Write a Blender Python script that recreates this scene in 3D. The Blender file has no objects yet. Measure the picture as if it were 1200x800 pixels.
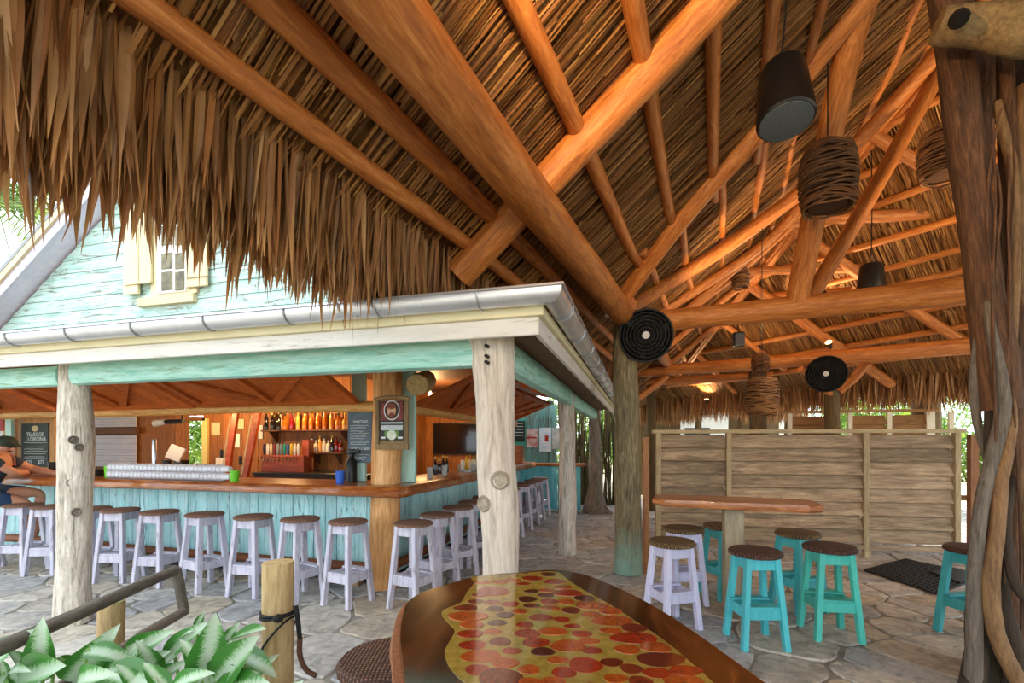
import bpy, bmesh, math, random
import numpy as np
from mathutils import Vector, Matrix, Quaternion

R = random.Random(7)
S = bpy.context.scene
COL = S.collection
PI = math.pi

# ------------------------------------------------------------------ camera, world, sun, exposure
F, HY, CAMH, YAW = 553.0, 518.0, 1.5, math.radians(15.2)
cd = bpy.data.cameras.new('camera'); cam = bpy.data.objects.new('camera', cd); COL.objects.link(cam)
cam.location = (0, 0, CAMH); cam.rotation_euler = (PI/2, 0, YAW)
cd.sensor_width = 36.0; cd.lens = F/1200*36; cd.shift_y = (HY-400)/1200.0
cd.clip_start = 0.05; cd.clip_end = 300
S.camera = cam
W = bpy.data.worlds.new('sky'); S.world = W; W.use_nodes = True
_b = W.node_tree.nodes['Background']; _b.inputs[0].default_value = (0.86, 0.94, 1.0, 1); _b.inputs[1].default_value = 2.7
sd = bpy.data.lights.new('sun', 'SUN'); sd.energy = 5.0; sd.angle = 0.02; sd.color = (1.0, 0.93, 0.82)
sun = bpy.data.objects.new('sun', sd); COL.objects.link(sun)
sun.rotation_euler = (math.radians(42), 0, math.radians(140))     # from behind the far right
S.view_settings.view_transform = 'Standard'; S.view_settings.look = 'None'
S.view_settings.exposure = 0.3; S.view_settings.gamma = 1.0; S.view_settings.use_curve_mapping = False

# ------------------------------------------------------------------ picture geometry -> the place
_c, _s = math.cos(YAW), math.sin(YAW)
def c2w(X, d): return (_c*X-_s*d, _s*X+_c*d)
def at(px, py, d):                     # the point at depth d metres
    x, y = c2w((px-600)/F*d, d); return Vector((x, y, CAMH+(HY-py)/F*d))
def onz(px, py, z=0.0):                # the point at height z
    return at(px, py, F*(CAMH-z)/(py-HY))
def ony(px, py, Y):                    # the point on the wall plane y = Y
    return at(px, py, Y/(_s*(px-600)/F+_c))
def onx(px, py, X):
    return at(px, py, X/(_c*(px-600)/F-_s))
def az(a): a = math.radians(a); return Vector((math.sin(a), math.cos(a), 0))

# ------------------------------------------------------------------ materials
def lin(h):
    h = h.lstrip('#'); v = [int(h[i:i+2], 16)/255 for i in (0, 2, 4)]
    return tuple(x/12.92 if x <= 0.04045 else ((x+0.055)/1.055)**2.4 for x in v)+(1,)
MATS = {}
def newmat(key):
    m = bpy.data.materials.new(key); m.use_nodes = True; nt = m.node_tree
    return m, nt, nt.nodes['Principled BSDF']
def _coords(nt, scale, axis='z'):
    tc = nt.nodes.new('ShaderNodeTexCoord'); oi = nt.nodes.new('ShaderNodeObjectInfo')
    mp = nt.nodes.new('ShaderNodeMapping')
    mp.inputs['Scale'].default_value = scale
    mul = nt.nodes.new('ShaderNodeMath'); mul.operation = 'MULTIPLY'; mul.inputs[1].default_value = 37.0
    nt.links.new(oi.outputs['Random'], mul.inputs[0])
    cb = nt.nodes.new('ShaderNodeCombineXYZ')
    for i in range(3): nt.links.new(mul.outputs[0], cb.inputs[i])
    nt.links.new(cb.outputs[0], mp.inputs['Location'])
    nt.links.new(tc.outputs['Object'], mp.inputs['Vector'])
    return mp.outputs[0], oi.outputs['Random']
def _noise(nt, vec, scale, detail=5, rough=.6, dist=0.0):
    n = nt.nodes.new('ShaderNodeTexNoise'); n.inputs['Scale'].default_value = scale
    n.inputs['Detail'].default_value = detail; n.inputs['Roughness'].default_value = rough; n.inputs['Distortion'].default_value = dist
    nt.links.new(vec, n.inputs['Vector']); return n.outputs['Fac']
def _ramp(nt, fac, stops):
    r = nt.nodes.new('ShaderNodeValToRGB'); e = r.color_ramp.elements
    e[0].position, e[0].color = stops[0]; e[1].position, e[1].color = stops[-1]
    for p, c in stops[1:-1]:
        k = e.new(p); k.color = c
    nt.links.new(fac, r.inputs['Fac']); return r.outputs['Color']
def _vary(nt, col, rnd, var):
    h = nt.nodes.new('ShaderNodeHueSaturation'); mr = nt.nodes.new('ShaderNodeMapRange')
    mr.inputs['To Min'].default_value = 1-var; mr.inputs['To Max'].default_value = 1+var
    nt.links.new(rnd, mr.inputs['Value']); nt.links.new(mr.outputs[0], h.inputs['Value']); nt.links.new(col, h.inputs['Color'])
    return h.outputs['Color']
def _bump(nt, fac, bsdf, strength, dist=0.01):
    b = nt.nodes.new('ShaderNodeBump'); b.inputs['Strength'].default_value = strength; b.inputs['Distance'].default_value = dist
    nt.links.new(fac, b.inputs['Height']); nt.links.new(b.outputs[0], bsdf.inputs['Normal'])
_AX = {'x': (.12, 1, 1), 'y': (1, .12, 1), 'z': (1, 1, .12), 'n': (1, 1, 1)}
def wood(key, dark, light, axis='z', scale=9, rough=.6, bump=.35, var=.18, coat=0, mid=None, lo=.34, hi=.66):
    k = (key, axis)
    if k in MATS: return MATS[k]
    m, nt, b = newmat(key+'_'+axis)
    v, rnd = _coords(nt, _AX[axis])
    n0 = _noise(nt, v, scale*2.4, 8, .68, 1.2); nf = _noise(nt, v, scale*8, 4, .7, .5)
    mxn = nt.nodes.new('ShaderNodeMix'); mxn.data_type = 'FLOAT'; mxn.inputs[0].default_value = .42
    nt.links.new(n0, mxn.inputs[2]); nt.links.new(nf, mxn.inputs[3]); n1 = mxn.outputs[0]
    st = [(lo, lin(dark)), (hi, lin(light))]
    if mid: st.insert(1, ((lo+hi)/2, lin(mid)))
    col = _vary(nt, _ramp(nt, n1, st), rnd, var)
    nt.links.new(col, b.inputs['Base Color']); b.inputs['Roughness'].default_value = rough
    if coat: b.inputs['Coat Weight'].default_value = coat; b.inputs['Coat Roughness'].default_value = .06
    _bump(nt, n1, b, min(1, bump*1.8), .012)
    MATS[k] = m; return m
def painted(key, paint, paint2, under, axis='z', wear=.42, scale=7, rough=.65, bump=.4, var=.1):
    k = (key, axis)
    if k in MATS: return MATS[k]
    m, nt, b = newmat(key+'_'+axis)
    v, rnd = _coords(nt, _AX[axis])
    n1 = _noise(nt, v, scale*3.6, 10, .74, 1.0); n2 = _noise(nt, v, scale*4.5, 8, .72, .3)
    pc = _ramp(nt, n2, [(.34, lin(paint)), (.62, lin(paint2))])
    mk = nt.nodes.new('ShaderNodeMapRange'); mk.inputs['From Min'].default_value = wear-.05; mk.inputs['From Max'].default_value = wear+.05
    nt.links.new(n1, mk.inputs['Value'])
    mx = nt.nodes.new('ShaderNodeMix'); mx.data_type = 'RGBA'
    nt.links.new(mk.outputs[0], mx.inputs['Factor']); mx.inputs['A'].default_value = lin(under); nt.links.new(pc, mx.inputs['B'])
    nt.links.new(_vary(nt, mx.outputs['Result'], rnd, var), b.inputs['Base Color']); b.inputs['Roughness'].default_value = rough
    _bump(nt, n1, b, bump, .006); MATS[k] = m; return m
def plain(key, col, rough=.5, metal=0, col2=None, scale=20, bump=0, var=0, trans=0, emit=0, coat=0, ior=1.45):
    if key in MATS: return MATS[key]
    m, nt, b = newmat(key)
    b.inputs['Base Color'].default_value = lin(col); b.inputs['Roughness'].default_value = rough; b.inputs['Metallic'].default_value = metal
    b.inputs['IOR'].default_value = ior
    if trans: b.inputs['Transmission Weight'].default_value = trans
    if coat: b.inputs['Coat Weight'].default_value = coat; b.inputs['Coat Roughness'].default_value = .04
    if emit: b.inputs['Emission Color'].default_value = lin(col); b.inputs['Emission Strength'].default_value = emit
    if col2:
        v, rnd = _coords(nt, (1, 1, 1)); n = _noise(nt, v, scale, 6, .65, .3)
        c = _ramp(nt, n, [(.32, lin(col)), (.68, lin(col2))])
        if var: c = _vary(nt, c, rnd, var)
        nt.links.new(c, b.inputs['Base Color'])
        if bump: _bump(nt, n, b, bump)
    MATS[key] = m; return m
def leafmat(key, cols, rough=.55, trans=.25):
    if key in MATS: return MATS[key]
    m, nt, b = newmat(key)
    g = nt.nodes.new('ShaderNodeNewGeometry'); oi = nt.nodes.new('ShaderNodeObjectInfo')
    ad = nt.nodes.new('ShaderNodeMath'); ad.operation = 'ADD'; fr = nt.nodes.new('ShaderNodeMath'); fr.operation = 'FRACT'
    nt.links.new(g.outputs['Random Per Island'], ad.inputs[0]); nt.links.new(oi.outputs['Random'], ad.inputs[1]); nt.links.new(ad.outputs[0], fr.inputs[0])
    n = len(cols); col = _ramp(nt, fr.outputs[0], [(i/(n-1), lin(c)) for i, c in enumerate(cols)])
    tc = nt.nodes.new('ShaderNodeTexCoord'); nz = _noise(nt, tc.outputs['Object'], 9, 4, .6, .2)
    hs = nt.nodes.new('ShaderNodeHueSaturation'); mr = nt.nodes.new('ShaderNodeMapRange'); mr.inputs['To Min'].default_value = .65; mr.inputs['To Max'].default_value = 1.35
    nt.links.new(nz, mr.inputs['Value']); nt.links.new(mr.outputs[0], hs.inputs['Value']); nt.links.new(col, hs.inputs['Color'])
    nt.links.new(hs.outputs[0], b.inputs['Base Color']); b.inputs['Roughness'].default_value = rough
    t = nt.nodes.new('ShaderNodeBsdfTranslucent'); nt.links.new(hs.outputs[0], t.inputs['Color'])
    mx = nt.nodes.new('ShaderNodeMixShader'); mx.inputs[0].default_value = trans
    nt.links.new(b.outputs[0], mx.inputs[1]); nt.links.new(t.outputs[0], mx.inputs[2])
    nt.links.new(mx.outputs[0], nt.nodes['Material Output'].inputs['Surface'])
    MATS[key] = m; return m

# ------------------------------------------------------------------ objects
WL = {}                                       # world location of each object (rotation only on things made by thing())
def link(o, parent=None, wl=Vector((0, 0, 0))):
    COL.objects.link(o)
    if parent is not None:
        o.parent = parent; o.location = Vector(wl)-WL.get(parent.name, Vector((0, 0, 0)))
    else: o.location = wl
    WL[o.name] = Vector(wl); return o
def tag(o, label=None, cat=None, group=None, kind=None):
    if label: o['label'] = label
    if cat: o['category'] = cat
    if group: o['group'] = group
    if kind: o['kind'] = kind
    return o
def thing(name, label, cat, loc=(0, 0, 0), group=None, kind=None):
    o = bpy.data.objects.new(name, None); o.empty_display_size = .05
    link(o, None, Vector(loc)); return tag(o, label, cat, group, kind)
def copy_tree(o, parent=None):
    c = o.copy(); COL.objects.link(c); c.parent = parent; WL[c.name] = WL.get(o.name, Vector())
    for ch in list(o.children): copy_tree(ch, c)
    return c

class MB:
    def __init__(self): self.v = []; self.f = []
    def add(self, v, f):
        k = len(self.v); self.v += [Vector(p) for p in v]; self.f += [tuple(i+k for i in q) for q in f]; return self
    def box(self, c, size, rot=None):
        c = Vector(c); h = Vector(size)/2
        P = [Vector((sx*h.x, sy*h.y, sz*h.z)) for sx in (-1, 1) for sy in (-1, 1) for sz in (-1, 1)]
        if rot is not None: P = [rot @ p for p in P]
        return self.add([c+p for p in P], [(0, 1, 3, 2), (4, 6, 7, 5), (0, 4, 5, 1), (2, 3, 7, 6), (0, 2, 6, 4), (1, 5, 7, 3)])
    def beam(self, p0, p1, w, h, up=(0, 0, 1), w1=None, h1=None):     # a bar of section w x h from p0 to p1
        p0, p1 = Vector(p0), Vector(p1); d = (p1-p0).normalized(); u = Vector(up)
        sd = d.cross(u)
        if sd.length < 1e-4: sd = d.cross(Vector((1, 0, 0)))
        sd.normalize(); u = sd.cross(d)
        w1 = w1 or w; h1 = h1 or h; P = []
        for p, a, b in ((p0, w, h), (p1, w1, h1)):
            for i, j in ((-1, -1), (1, -1), (1, 1), (-1, 1)): P.append(p+sd*(i*a/2)+u*(j*b/2))
        return self.add(P, [(3, 2, 1, 0), (4, 5, 6, 7), (0, 1, 5, 4), (1, 2, 6, 5), (2, 3, 7, 6), (3, 0, 4, 7)])
    def tube(self, pts, radii, seg=10, jit=0.0, cap=True, rnd=None, flat=None):
        pts = [Vector(p) for p in pts]; n = len(pts)
        if not hasattr(radii, '__len__'): radii = [radii]*n
        rnd = rnd or R; k = len(self.v)
        t = (pts[1]-pts[0]).normalized(); ref = Vector((0, 0, 1)) if abs(t.z) < .9 else Vector((1, 0, 0))
        nx = t.cross(ref).normalized(); ang = [1+rnd.uniform(-jit, jit) for _ in range(seg)]
        for i, p in enumerate(pts):
            a = pts[max(i-1, 0)]; b = pts[min(i+1, n-1)]; t = (b-a).normalized()
            nx = (nx-t*nx.dot(t)).normalized(); ny = t.cross(nx)
            for j in range(seg):
                w = 2*PI*j/seg; r = radii[i]*ang[j]*(1+rnd.uniform(-jit, jit)*.5)
                self.v.append(p+nx*(math.cos(w)*r)+ny*(math.sin(w)*r*(flat or 1)))
        for i in range(n-1):
            for j in range(seg):
                a = k+i*seg+j; b = k+i*seg+(j+1) % seg
                self.f.append((a, b, b+seg, a+seg))
        if cap:
            self.f.append(tuple(k+j for j in reversed(range(seg)))); self.f.append(tuple(k+(n-1)*seg+j for j in range(seg)))
        return self
    def lathe(self, prof, c=(0, 0, 0), seg=16, cap=True):     # profile of (r, z)
        k = len(self.v); c = Vector(c); n = len(prof)
        for r, z in prof:
            for j in range(seg): self.v.append(c+Vector((r*math.cos(2*PI*j/seg), r*math.sin(2*PI*j/seg), z)))
        for i in range(n-1):
            for j in range(seg):
                a = k+i*seg+j; b = k+i*seg+(j+1) % seg; self.f.append((a, b, b+seg, a+seg))
        if cap:
            self.f.append(tuple(k+j for j in reversed(range(seg)))); self.f.append(tuple(k+(n-1)*seg+j for j in range(seg)))
        return self
    def prism(self, poly, z0, z1, inset=0.0, bev=0.0):        # polygon (x, y) ccw; optional chamfer at the top
        n = len(poly); k = len(self.v); cx = sum(p[0] for p in poly)/n; cy = sum(p[1] for p in poly)/n
        rings = [(z0, 0), (z1-bev, 0)]+([(z1, bev)] if bev else [])
        for z, off in rings:
            for p in poly:
                dx, dy = p[0]-cx, p[1]-cy; L = math.hypot(dx, dy) or 1
                q = max(0, 1-off/L); self.v.append(Vector((cx+dx*q, cy+dy*q, z)))
        for i in range(len(rings)-1):
            for j in range(n):
                a = k+i*n+j; b = k+i*n+(j+1) % n; self.f.append((a, b, b+n, a+n))
        self.f.append(tuple(k+j for j in reversed(range(n)))); self.f.append(tuple(k+(len(rings)-1)*n+j for j in range(n)))
        return self
    def mesh(self, name, o):
        me = bpy.data.meshes.new(name); me.from_pydata([tuple(p-o) for p in self.v], [], self.f); me.update(); return me
    def build(self, name, mat, parent=None, o=None, smooth=False, bevel=0):
        o = Vector(o) if o is not None else (WL[parent.name] if parent is not None else Vector((0, 0, 0)))
        me = self.mesh(name, o); me.materials.append(mat)
        if bevel:
            bm = bmesh.new(); bm.from_mesh(me)
            es = [e for e in bm.edges if len(e.link_faces) == 2 and e.calc_face_angle(0) > .6]
            bmesh.ops.bevel(bm, geom=es, offset=bevel, segments=1, affect='EDGES', clamp_overlap=True); bm.to_mesh(me); bm.free()
        if smooth:
            me.shade_smooth()
            if smooth != 'all': me.set_sharp_from_angle(angle=math.radians(38))
        return link(bpy.data.objects.new(name, me), parent, o)
def centre(mb):
    lo = Vector([min(p[i] for p in mb.v) for i in range(3)]); hi = Vector([max(p[i] for p in mb.v) for i in range(3)]); return (lo+hi)/2
def part(mb, name, mat, parent=None, **k):                   # a part whose own origin is its middle
    return mb.build(name, mat, parent, o=centre(mb), **k)
def bezier(pts, n=16):                                        # smooth polyline through the points
    pts = [Vector(p) for p in pts]; out = []
    for i in range(len(pts)-1):
        p0 = pts[max(i-1, 0)]; p1 = pts[i]; p2 = pts[i+1]; p3 = pts[min(i+2, len(pts)-1)]
        m = max(2, n//(len(pts)-1))
        for k in range(m):
            t = k/m; out.append(.5*((2*p1)+(p2-p0)*t+(2*p0-5*p1+4*p2-p3)*t*t+(3*p1-p0-3*p2+p3)*t**3))
    return out+[pts[-1]]
def lerp(a, b, t): return a+(b-a)*t
def pole(name, pts, r0, r1, mat, parent=None, wob=.012, jit=.05, seg=10, n=14, knots=0, rad=None, smooth=True):
    """A log: local z runs along it, so that the grain does too."""
    pts = [Vector(p) for p in pts]; p0, p1 = pts[0], pts[-1]; L = (p1-p0).length
    q = Vector((0, 0, 1)).rotation_difference((p1-p0).normalized())
    path = bezier(pts, n) if len(pts) > 2 else [lerp(p0, p1, i/n) for i in range(n+1)]
    qi = q.inverted(); loc = [qi @ (p-p0) for p in path]
    ph = R.uniform(0, 6); m = len(loc)
    for i, p in enumerate(loc):
        t = i/(m-1); w = math.sin(t*PI)**.5 if 0 < t < 1 else 0
        p.x += wob*w*(math.sin(t*5+ph)+.5*math.sin(t*13+ph*2)); p.y += wob*w*(math.cos(t*4+ph*1.7))
    rr = rad or [lerp(r0, r1, i/(m-1))*(1+R.uniform(-jit, jit)*.5) for i in range(m)]
    if rad and len(rad) != m:
        rr = [float(np.interp(i/(m-1), np.linspace(0, 1, len(rad)), rad)) for i in range(m)]
    mb = MB().tube(loc, rr, seg, jit*.4)
    me = mb.mesh(name, Vector((0, 0, 0))); me.materials.append(mat)
    if smooth: me.shade_smooth(); me.set_sharp_from_angle(angle=math.radians(50))
    o = link(bpy.data.objects.new(name, me), parent, p0); o.rotation_mode = 'QUATERNION'; o.rotation_quaternion = q
    return o
def text(body, name, size, loc, rot, mat, parent, align='CENTER', ext=.0006):
    c = bpy.data.curves.new(name, 'FONT'); c.body = body; c.size = size; c.align_x = align; c.align_y = 'CENTER'; c.extrude = ext
    t = bpy.data.objects.new(name, c); COL.objects.link(t)
    me = bpy.data.meshes.new_from_object(t.evaluated_get(bpy.context.evaluated_depsgraph_get())); bpy.data.objects.remove(t)
    me.name = name; me.materials.clear(); me.materials.append(mat)
    o = link(bpy.data.objects.new(name, me), parent, loc); o.rotation_euler = rot; return o
def strips(P0, P1, Wv, mid=None, taper=.25):
    """many blades at once: arrays of upper ends, lower ends, half-width vectors"""
    n = len(P0); M = (P0+P1)/2 if mid is None else mid
    V = np.empty((n, 6, 3)); V[:, 0] = P0-Wv; V[:, 1] = P0+Wv; V[:, 2] = M-Wv; V[:, 3] = M+Wv; V[:, 4] = P1-Wv*taper; V[:, 5] = P1+Wv*taper
    idx = np.arange(n)[:, None]*6; A = np.concatenate([idx+[[0, 1, 3, 2]], idx+[[2, 3, 5, 4]]], 0)
    return V.reshape(-1, 3), A
def bulk(name, V, A, mat, parent=None, wl=(0, 0, 0)):
    me = bpy.data.meshes.new(name); me.from_pydata(V.tolist(), [], A.tolist()); me.update(); me.materials.append(mat)
    return link(bpy.data.objects.new(name, me), parent, wl)
ORD = ['first', 'second', 'third', 'fourth', 'fifth', 'sixth', 'seventh', 'eighth', 'ninth', 'tenth', 'eleventh', 'twelfth', 'thirteenth']
def lamp(name, loc, watts, col=(1, .68, .36), radius=.06, kind='POINT', parent=None, aim=None, spot=1.6):
    l = bpy.data.lights.new(name, kind); l.energy = watts; l.color = col; l.shadow_soft_size = radius
    if kind == 'SPOT': l.spot_size = spot; l.spot_blend = .6
    o = link(bpy.data.objects.new(name, l), parent, Vector(loc))
    if aim is not None: o.rotation_mode = 'QUATERNION'; o.rotation_quaternion = (Vector(aim)-Vector(loc)).to_track_quat('-Z', 'Y')
    return o
# ================================================================== ground and flagstone floor
g = MB().prism([(-40, -25), (45, -25), (45, 60), (-40, 60)], -.35, -.045)
tag(g.build('ground', plain('sand_ground', '#a89a80', .9, 0, '#c8bda4', 3, .3)), 'sandy open ground around the bar and beyond the fences', 'ground', kind='structure')
fl = MB().prism([(-12.5, -3), (7.5, -3), (7.5, 13.5), (-12.5, 13.5)], -.045, -.013)
floor = fl.build('floor', plain('mortar', '#827e76', .95, 0, '#a6a197', 8, .5))
tag(floor, 'irregular grey and tan flagstone paving with dark mortar joints', 'floor', kind='structure')
def stone_mat():
    m, nt, b = newmat('flagstone')
    v, rnd = _coords(nt, (1, 1, 1)); n1 = _noise(nt, v, 7, 10, .72, .9); n2 = _noise(nt, v, 26, 6, .75, .3)
    base = _ramp(nt, rnd, [(0, lin('#d0cecc')), (.3, lin('#dedad2')), (.5, lin('#d2c6b0')), (.72, lin('#c0c7d0')), (1, lin('#e6e2da'))])
    sh = _ramp(nt, n1, [(.34, lin('#8e8a86')), (.5, lin('#d8d4ce')), (.64, lin('#fffaf0'))])
    mx = nt.nodes.new('ShaderNodeMix'); mx.data_type = 'RGBA'; mx.blend_type = 'MULTIPLY'; mx.inputs['Factor'].default_value = .85
    nt.links.new(base, mx.inputs['A']); nt.links.new(sh, mx.inputs['B']); nt.links.new(mx.outputs['Result'], b.inputs['Base Color'])
    b.inputs['Roughness'].default_value = .62; _bump(nt, n2, b, .5, .012); return m
STONE = stone_mat()
def clip(poly, a, n):                    # keep (p-a).n <= 0
    out = []
    for i in range(len(poly)):
        p, q = poly[i], poly[(i+1) % len(poly)]; dp = (p-a).dot(n); dq = (q-a).dot(n)
        if dp <= 0: out.append(p)
        if dp*dq < 0: out.append(p+(q-p)*(dp/(dp-dq)))
    return out
seeds = []
sp = .43; row = 0; yy = -1.0
rs = random.Random(11)
while yy < 13.0:
    xx = -12+(row % 2)*sp/2
    while xx < 7.2:
        if rs.random() > .13: seeds.append(Vector((xx+rs.uniform(-.17, .17), yy+rs.uniform(-.17, .17))))
        xx += sp
    yy += sp*.87; row += 1
def in_view(p, m=80):
    X = _c*p.x+_s*p.y; d = -_s*p.x+_c*p.y
    if d < .8: return False
    px, py = 600+F*X/d, HY+F*CAMH/d
    return -m < px < 1200+m and py < 800+m*2
grid = {}
for i, p in enumerate(seeds): grid.setdefault((int(p.x//.6), int(p.y//.6)), []).append(i)
cells = []
for i, p in enumerate(seeds):
    if not in_view(p): continue
    gx, gy = int(p.x//.6), int(p.y//.6)
    poly = [p+Vector(q) for q in ((-.5, -.5), (.5, -.5), (.5, .5), (-.5, .5))]
    for ax in (-2, -1, 0, 1, 2):
        for ay in (-2, -1, 0, 1, 2):
            for j in grid.get((gx+ax, gy+ay), ()):
                if j != i:
                    d = seeds[j]-p
                    if d.length < 1.3: poly = clip(poly, p+d/2, d.normalized())
    if len(poly) < 3: continue
    c = sum(poly, Vector((0, 0)))/len(poly)
    q = []
    for k in range(len(poly)):                      # cut the corners so that the stones look rubbed
        a, b = poly[k], poly[(k+1) % len(poly)]
        q += [a+(b-a)*.16, a+(b-a)*.5+Vector((rs.uniform(-.012, .012), rs.uniform(-.012, .012))), a+(b-a)*.84]
    gap = rs.uniform(.008, .02); out = []
    for a in q:
        d = a-c; L = d.length; out.append(c+d*max(.2, 1-gap/L))
    cells.append(((p.length), out, c, rs.uniform(-.004, .004)))
cells.sort(key=lambda k: k[0])
rest = MB()
for i, (dist, poly, c, dz) in enumerate(cells):
    if i < 300:
        mb = MB().prism([(p.x, p.y) for p in poly], -.03, .0+dz, bev=.008)
        mb.build('flagstone', STONE, floor, o=(c.x, c.y, 0))
    else: rest.prism([(p.x, p.y) for p in poly], -.03, .0+dz, bev=.008)
if rest.v: tag(rest.build('flagstone_field', STONE, floor), kind='stuff')

# ================================================================== the thatched roof
sA, tA = az(8.7), az(98.7)                     # along the near eave and across it
TAN = math.tan(math.radians(38))
def LP(s, t, dz=0.0): return sA*s+tA*(t-1.0)+Vector((0, 0, 3.2+TAN*t+dz))       # the slope over the bar side
HIP1, HIP3 = LP(6.35, 3.09), LP(9.40, 1.49)
eQ = az(-46.7); nQ = (HIP3-HIP1).cross(eQ); nQ = nQ/nQ.z
uQ = Vector((-nQ.x, -nQ.y, 0)); TQ = uQ.length; uQ.normalize()
HU = HIP1.dot(uQ)
def QP(up, al, dz=0.0): return uQ*up+eQ*al+Vector((0, 0, HIP1.z+TQ*(up-HU)+dz))  # the far slope behind the fence
hipdir = (HIP3-HIP1)
def hip(k): return HIP1+hipdir*k
def hip_s(t): return 6.35+(3.09-t)*1.906
POLE = lambda: wood('roof_pole', '#844618', '#dc9650', 'z', 7, .55, .3, .2, mid='#b86e2e')
THATCH = leafmat('thatch_leaf', ['#5c3814', '#8a5828', '#a46e32', '#744a1e', '#ba8a48', '#905e2a'], .6, .1)
FRINGE = leafmat('fringe_leaf', ['#684624', '#9c7040', '#ba8c56', '#8a5428', '#caa06a', '#a66a34', '#785630'], .5, .22)
roof = thing('thatched_roof', 'palm thatch hut roof with orange peeled-log rafters over the table and stools', 'roof', kind='structure')
SMIN, TRIDGE = -3.2, 3.5
kr = (6.35-hip_s(TRIDGE))                      # where the ridge meets the hip
sR = hip_s(TRIDGE)
sh = MB()
def slab(poly, th=.16):
    n = len(poly); sh.add(list(poly)+[p+Vector((0, 0, th)) for p in poly], [tuple(range(n)), tuple(reversed(range(n, 2*n)))]+[(i, (i+1) % n, n+(i+1) % n, n+i) for i in range(n)])
O = .07
corner = LP(hip_s(-1.05), -1.05, O)
slab([LP(SMIN, -1.05, O), LP(SMIN, TRIDGE, O), LP(sR, TRIDGE, O), corner])
upE = corner.dot(uQ); 
qr = QP(upE, -6, O)
# far slope: from the hip to well past the big tree
ridge_end = LP(sR, TRIDGE, O)
upR = ridge_end.dot(uQ)
slab([corner, ridge_end, QP(upR, -1.2, O), QP(upE, -6.0, O)])
# third slope, falling away on the tree side
def RP(s, t, dz=0): return sA*s+tA*(t-1.0)+Vector((0, 0, 3.2+TAN*TRIDGE-TAN*(t-TRIDGE)+dz))
slab([RP(SMIN, TRIDGE, O), RP(SMIN, 7.4, O), RP(3.6, 7.4, O), QP(upR, -1.2, O), LP(sR, TRIDGE, O)])
sh.build('thatch_backing', plain('thatch_backing', '#5a3a18', .9, 0, '#7c5426', 14, .4), roof)
rn = np.random.RandomState(5)
def A3(v): return np.array(v[:])
def field(n, fn, lo, hi, down, side, ln, wd, dz):
    """blades lying along the slope"""
    a = rn.uniform(lo[0], hi[0], n); b = rn.uniform(lo[1], hi[1], n)
    P0 = np.array([fn(x, y)[:] for x, y in zip(a, b)])
    P0[:, 2] += rn.uniform(dz[0], dz[1], n)
    L = rn.uniform(ln[0], ln[1], n)[:, None]; ang = rn.normal(0, .03, n)[:, None]
    D = A3(down)*np.cos(ang)+A3(side)*np.sin(ang)
    P1 = P0+D*L; P1[:, 2] -= rn.uniform(0, .025, n)
    Wd = (A3(side)*np.cos(rn.uniform(-.9, .9, n))[:, None]+np.array([0, 0, 1])*np.sin(rn.uniform(-.9, .9, n))[:, None])*rn.uniform(wd[0], wd[1], n)[:, None]
    return P0, P1, Wd
dL = (LP(0, -1)-LP(0, 0)).normalized()
a = field(34000, lambda s, t: LP(s, t), (SMIN, -.12), (hip_s(0), TRIDGE), dL, sA, (.4, 1.0), (.004, .008), (.0, .06))
keep = np.array([s <= 6.4+(3.2-t)*1.95 for s, t in zip((a[0] @ A3(sA)), (a[0] @ A3(tA)+1))])
V1, F1 = strips(a[0][keep], a[1][keep], a[2][keep], taper=.7)
dQ = (QP(-1, 0)-QP(0, 0)).normalized()
b = field(26000, lambda u_, al: QP(u_, al), (upE+.3, -5.0), (upR, 9.5), dQ, eQ, (.4, 1.0), (.004, .009), (.0, .06))
tq = b[0] @ A3(tA)+1; sq = b[0] @ A3(sA); keep = sq >= 6.3+(3.09-tq)*1.906
V2, F2 = strips(b[0][keep], b[1][keep], b[2][keep], taper=.7)
tag(bulk('thatch_layer', np.concatenate([V1, V2]), np.concatenate([F1, F2+len(V1)]), THATCH, roof), kind='stuff')

# --- the hanging eave: the 300 blades that show largest are parts, the others one part
def blade_curve(p, ln, lean, out, wdt, yaw):
    """verts of one hanging palm blade, tapered, a little folded"""
    n = 5; v = []
    sd = Vector((math.cos(yaw), math.sin(yaw), 0)); nr = Vector((-sd.y, sd.x, 0))
    for i in range(n+1):
        t = i/n; w = wdt*(.8+.4*t if t < .5 else (1-(t-.5)/.5*.95))
        c = p+Vector((0, 0, -ln*t))+lean*(t*t*.5+t*.5)*ln+out*(1-(1-t)**2)*.12
        v += [c-sd*w, c+nr*w*.45, c+sd*w]
    return v
def blade_faces(k=0, n=5):
    f = []
    for i in range(n):
        a = k+i*3; f += [(a, a+1, a+4, a+3), (a+1, a+2, a+5, a+4)]
    return f
rb = random.Random(3)
blades = []
for i in range(5200):
    s = rb.uniform(-1.2, 8.6) if i % 3 else rb.uniform(-.6, 3.6)
    t = rb.choice([-.66, -.68, -.74, -.8, -.86, -.92, -1.0])+rb.uniform(-.04, .04)
    p = LP(s, t, .08); tip = 2.30+rb.gauss(0, .055)+(.0 if s > 1.2 else .02)-(.13 if rb.random() < .12 else 0)
    ln = max(.22, p.z-tip)*rb.uniform(.8, 1.06)
    lean = (sA*rb.gauss(0, .065)+tA*rb.gauss(-.03, .05))
    blades.append((s, t, blade_curve(p, ln, lean, tA*-1*rb.uniform(0, .5), rb.uniform(.007, .018), rb.uniform(0, 6.3) if rb.random() < .35 else math.radians(-8.7+90)+rb.gauss(0, .5))))
def score(b):
    p = b[2][9]; X = _c*p.x+_s*p.y; d = -_s*p.x+_c*p.y
    if d < .3: return 99
    px = 600+F*X/d; py = HY-F*(p.z-CAMH)/d
    return d+(99 if not (-20 < px < 520 and -60 < py < 400) else 0)-b[1]*.5
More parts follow.
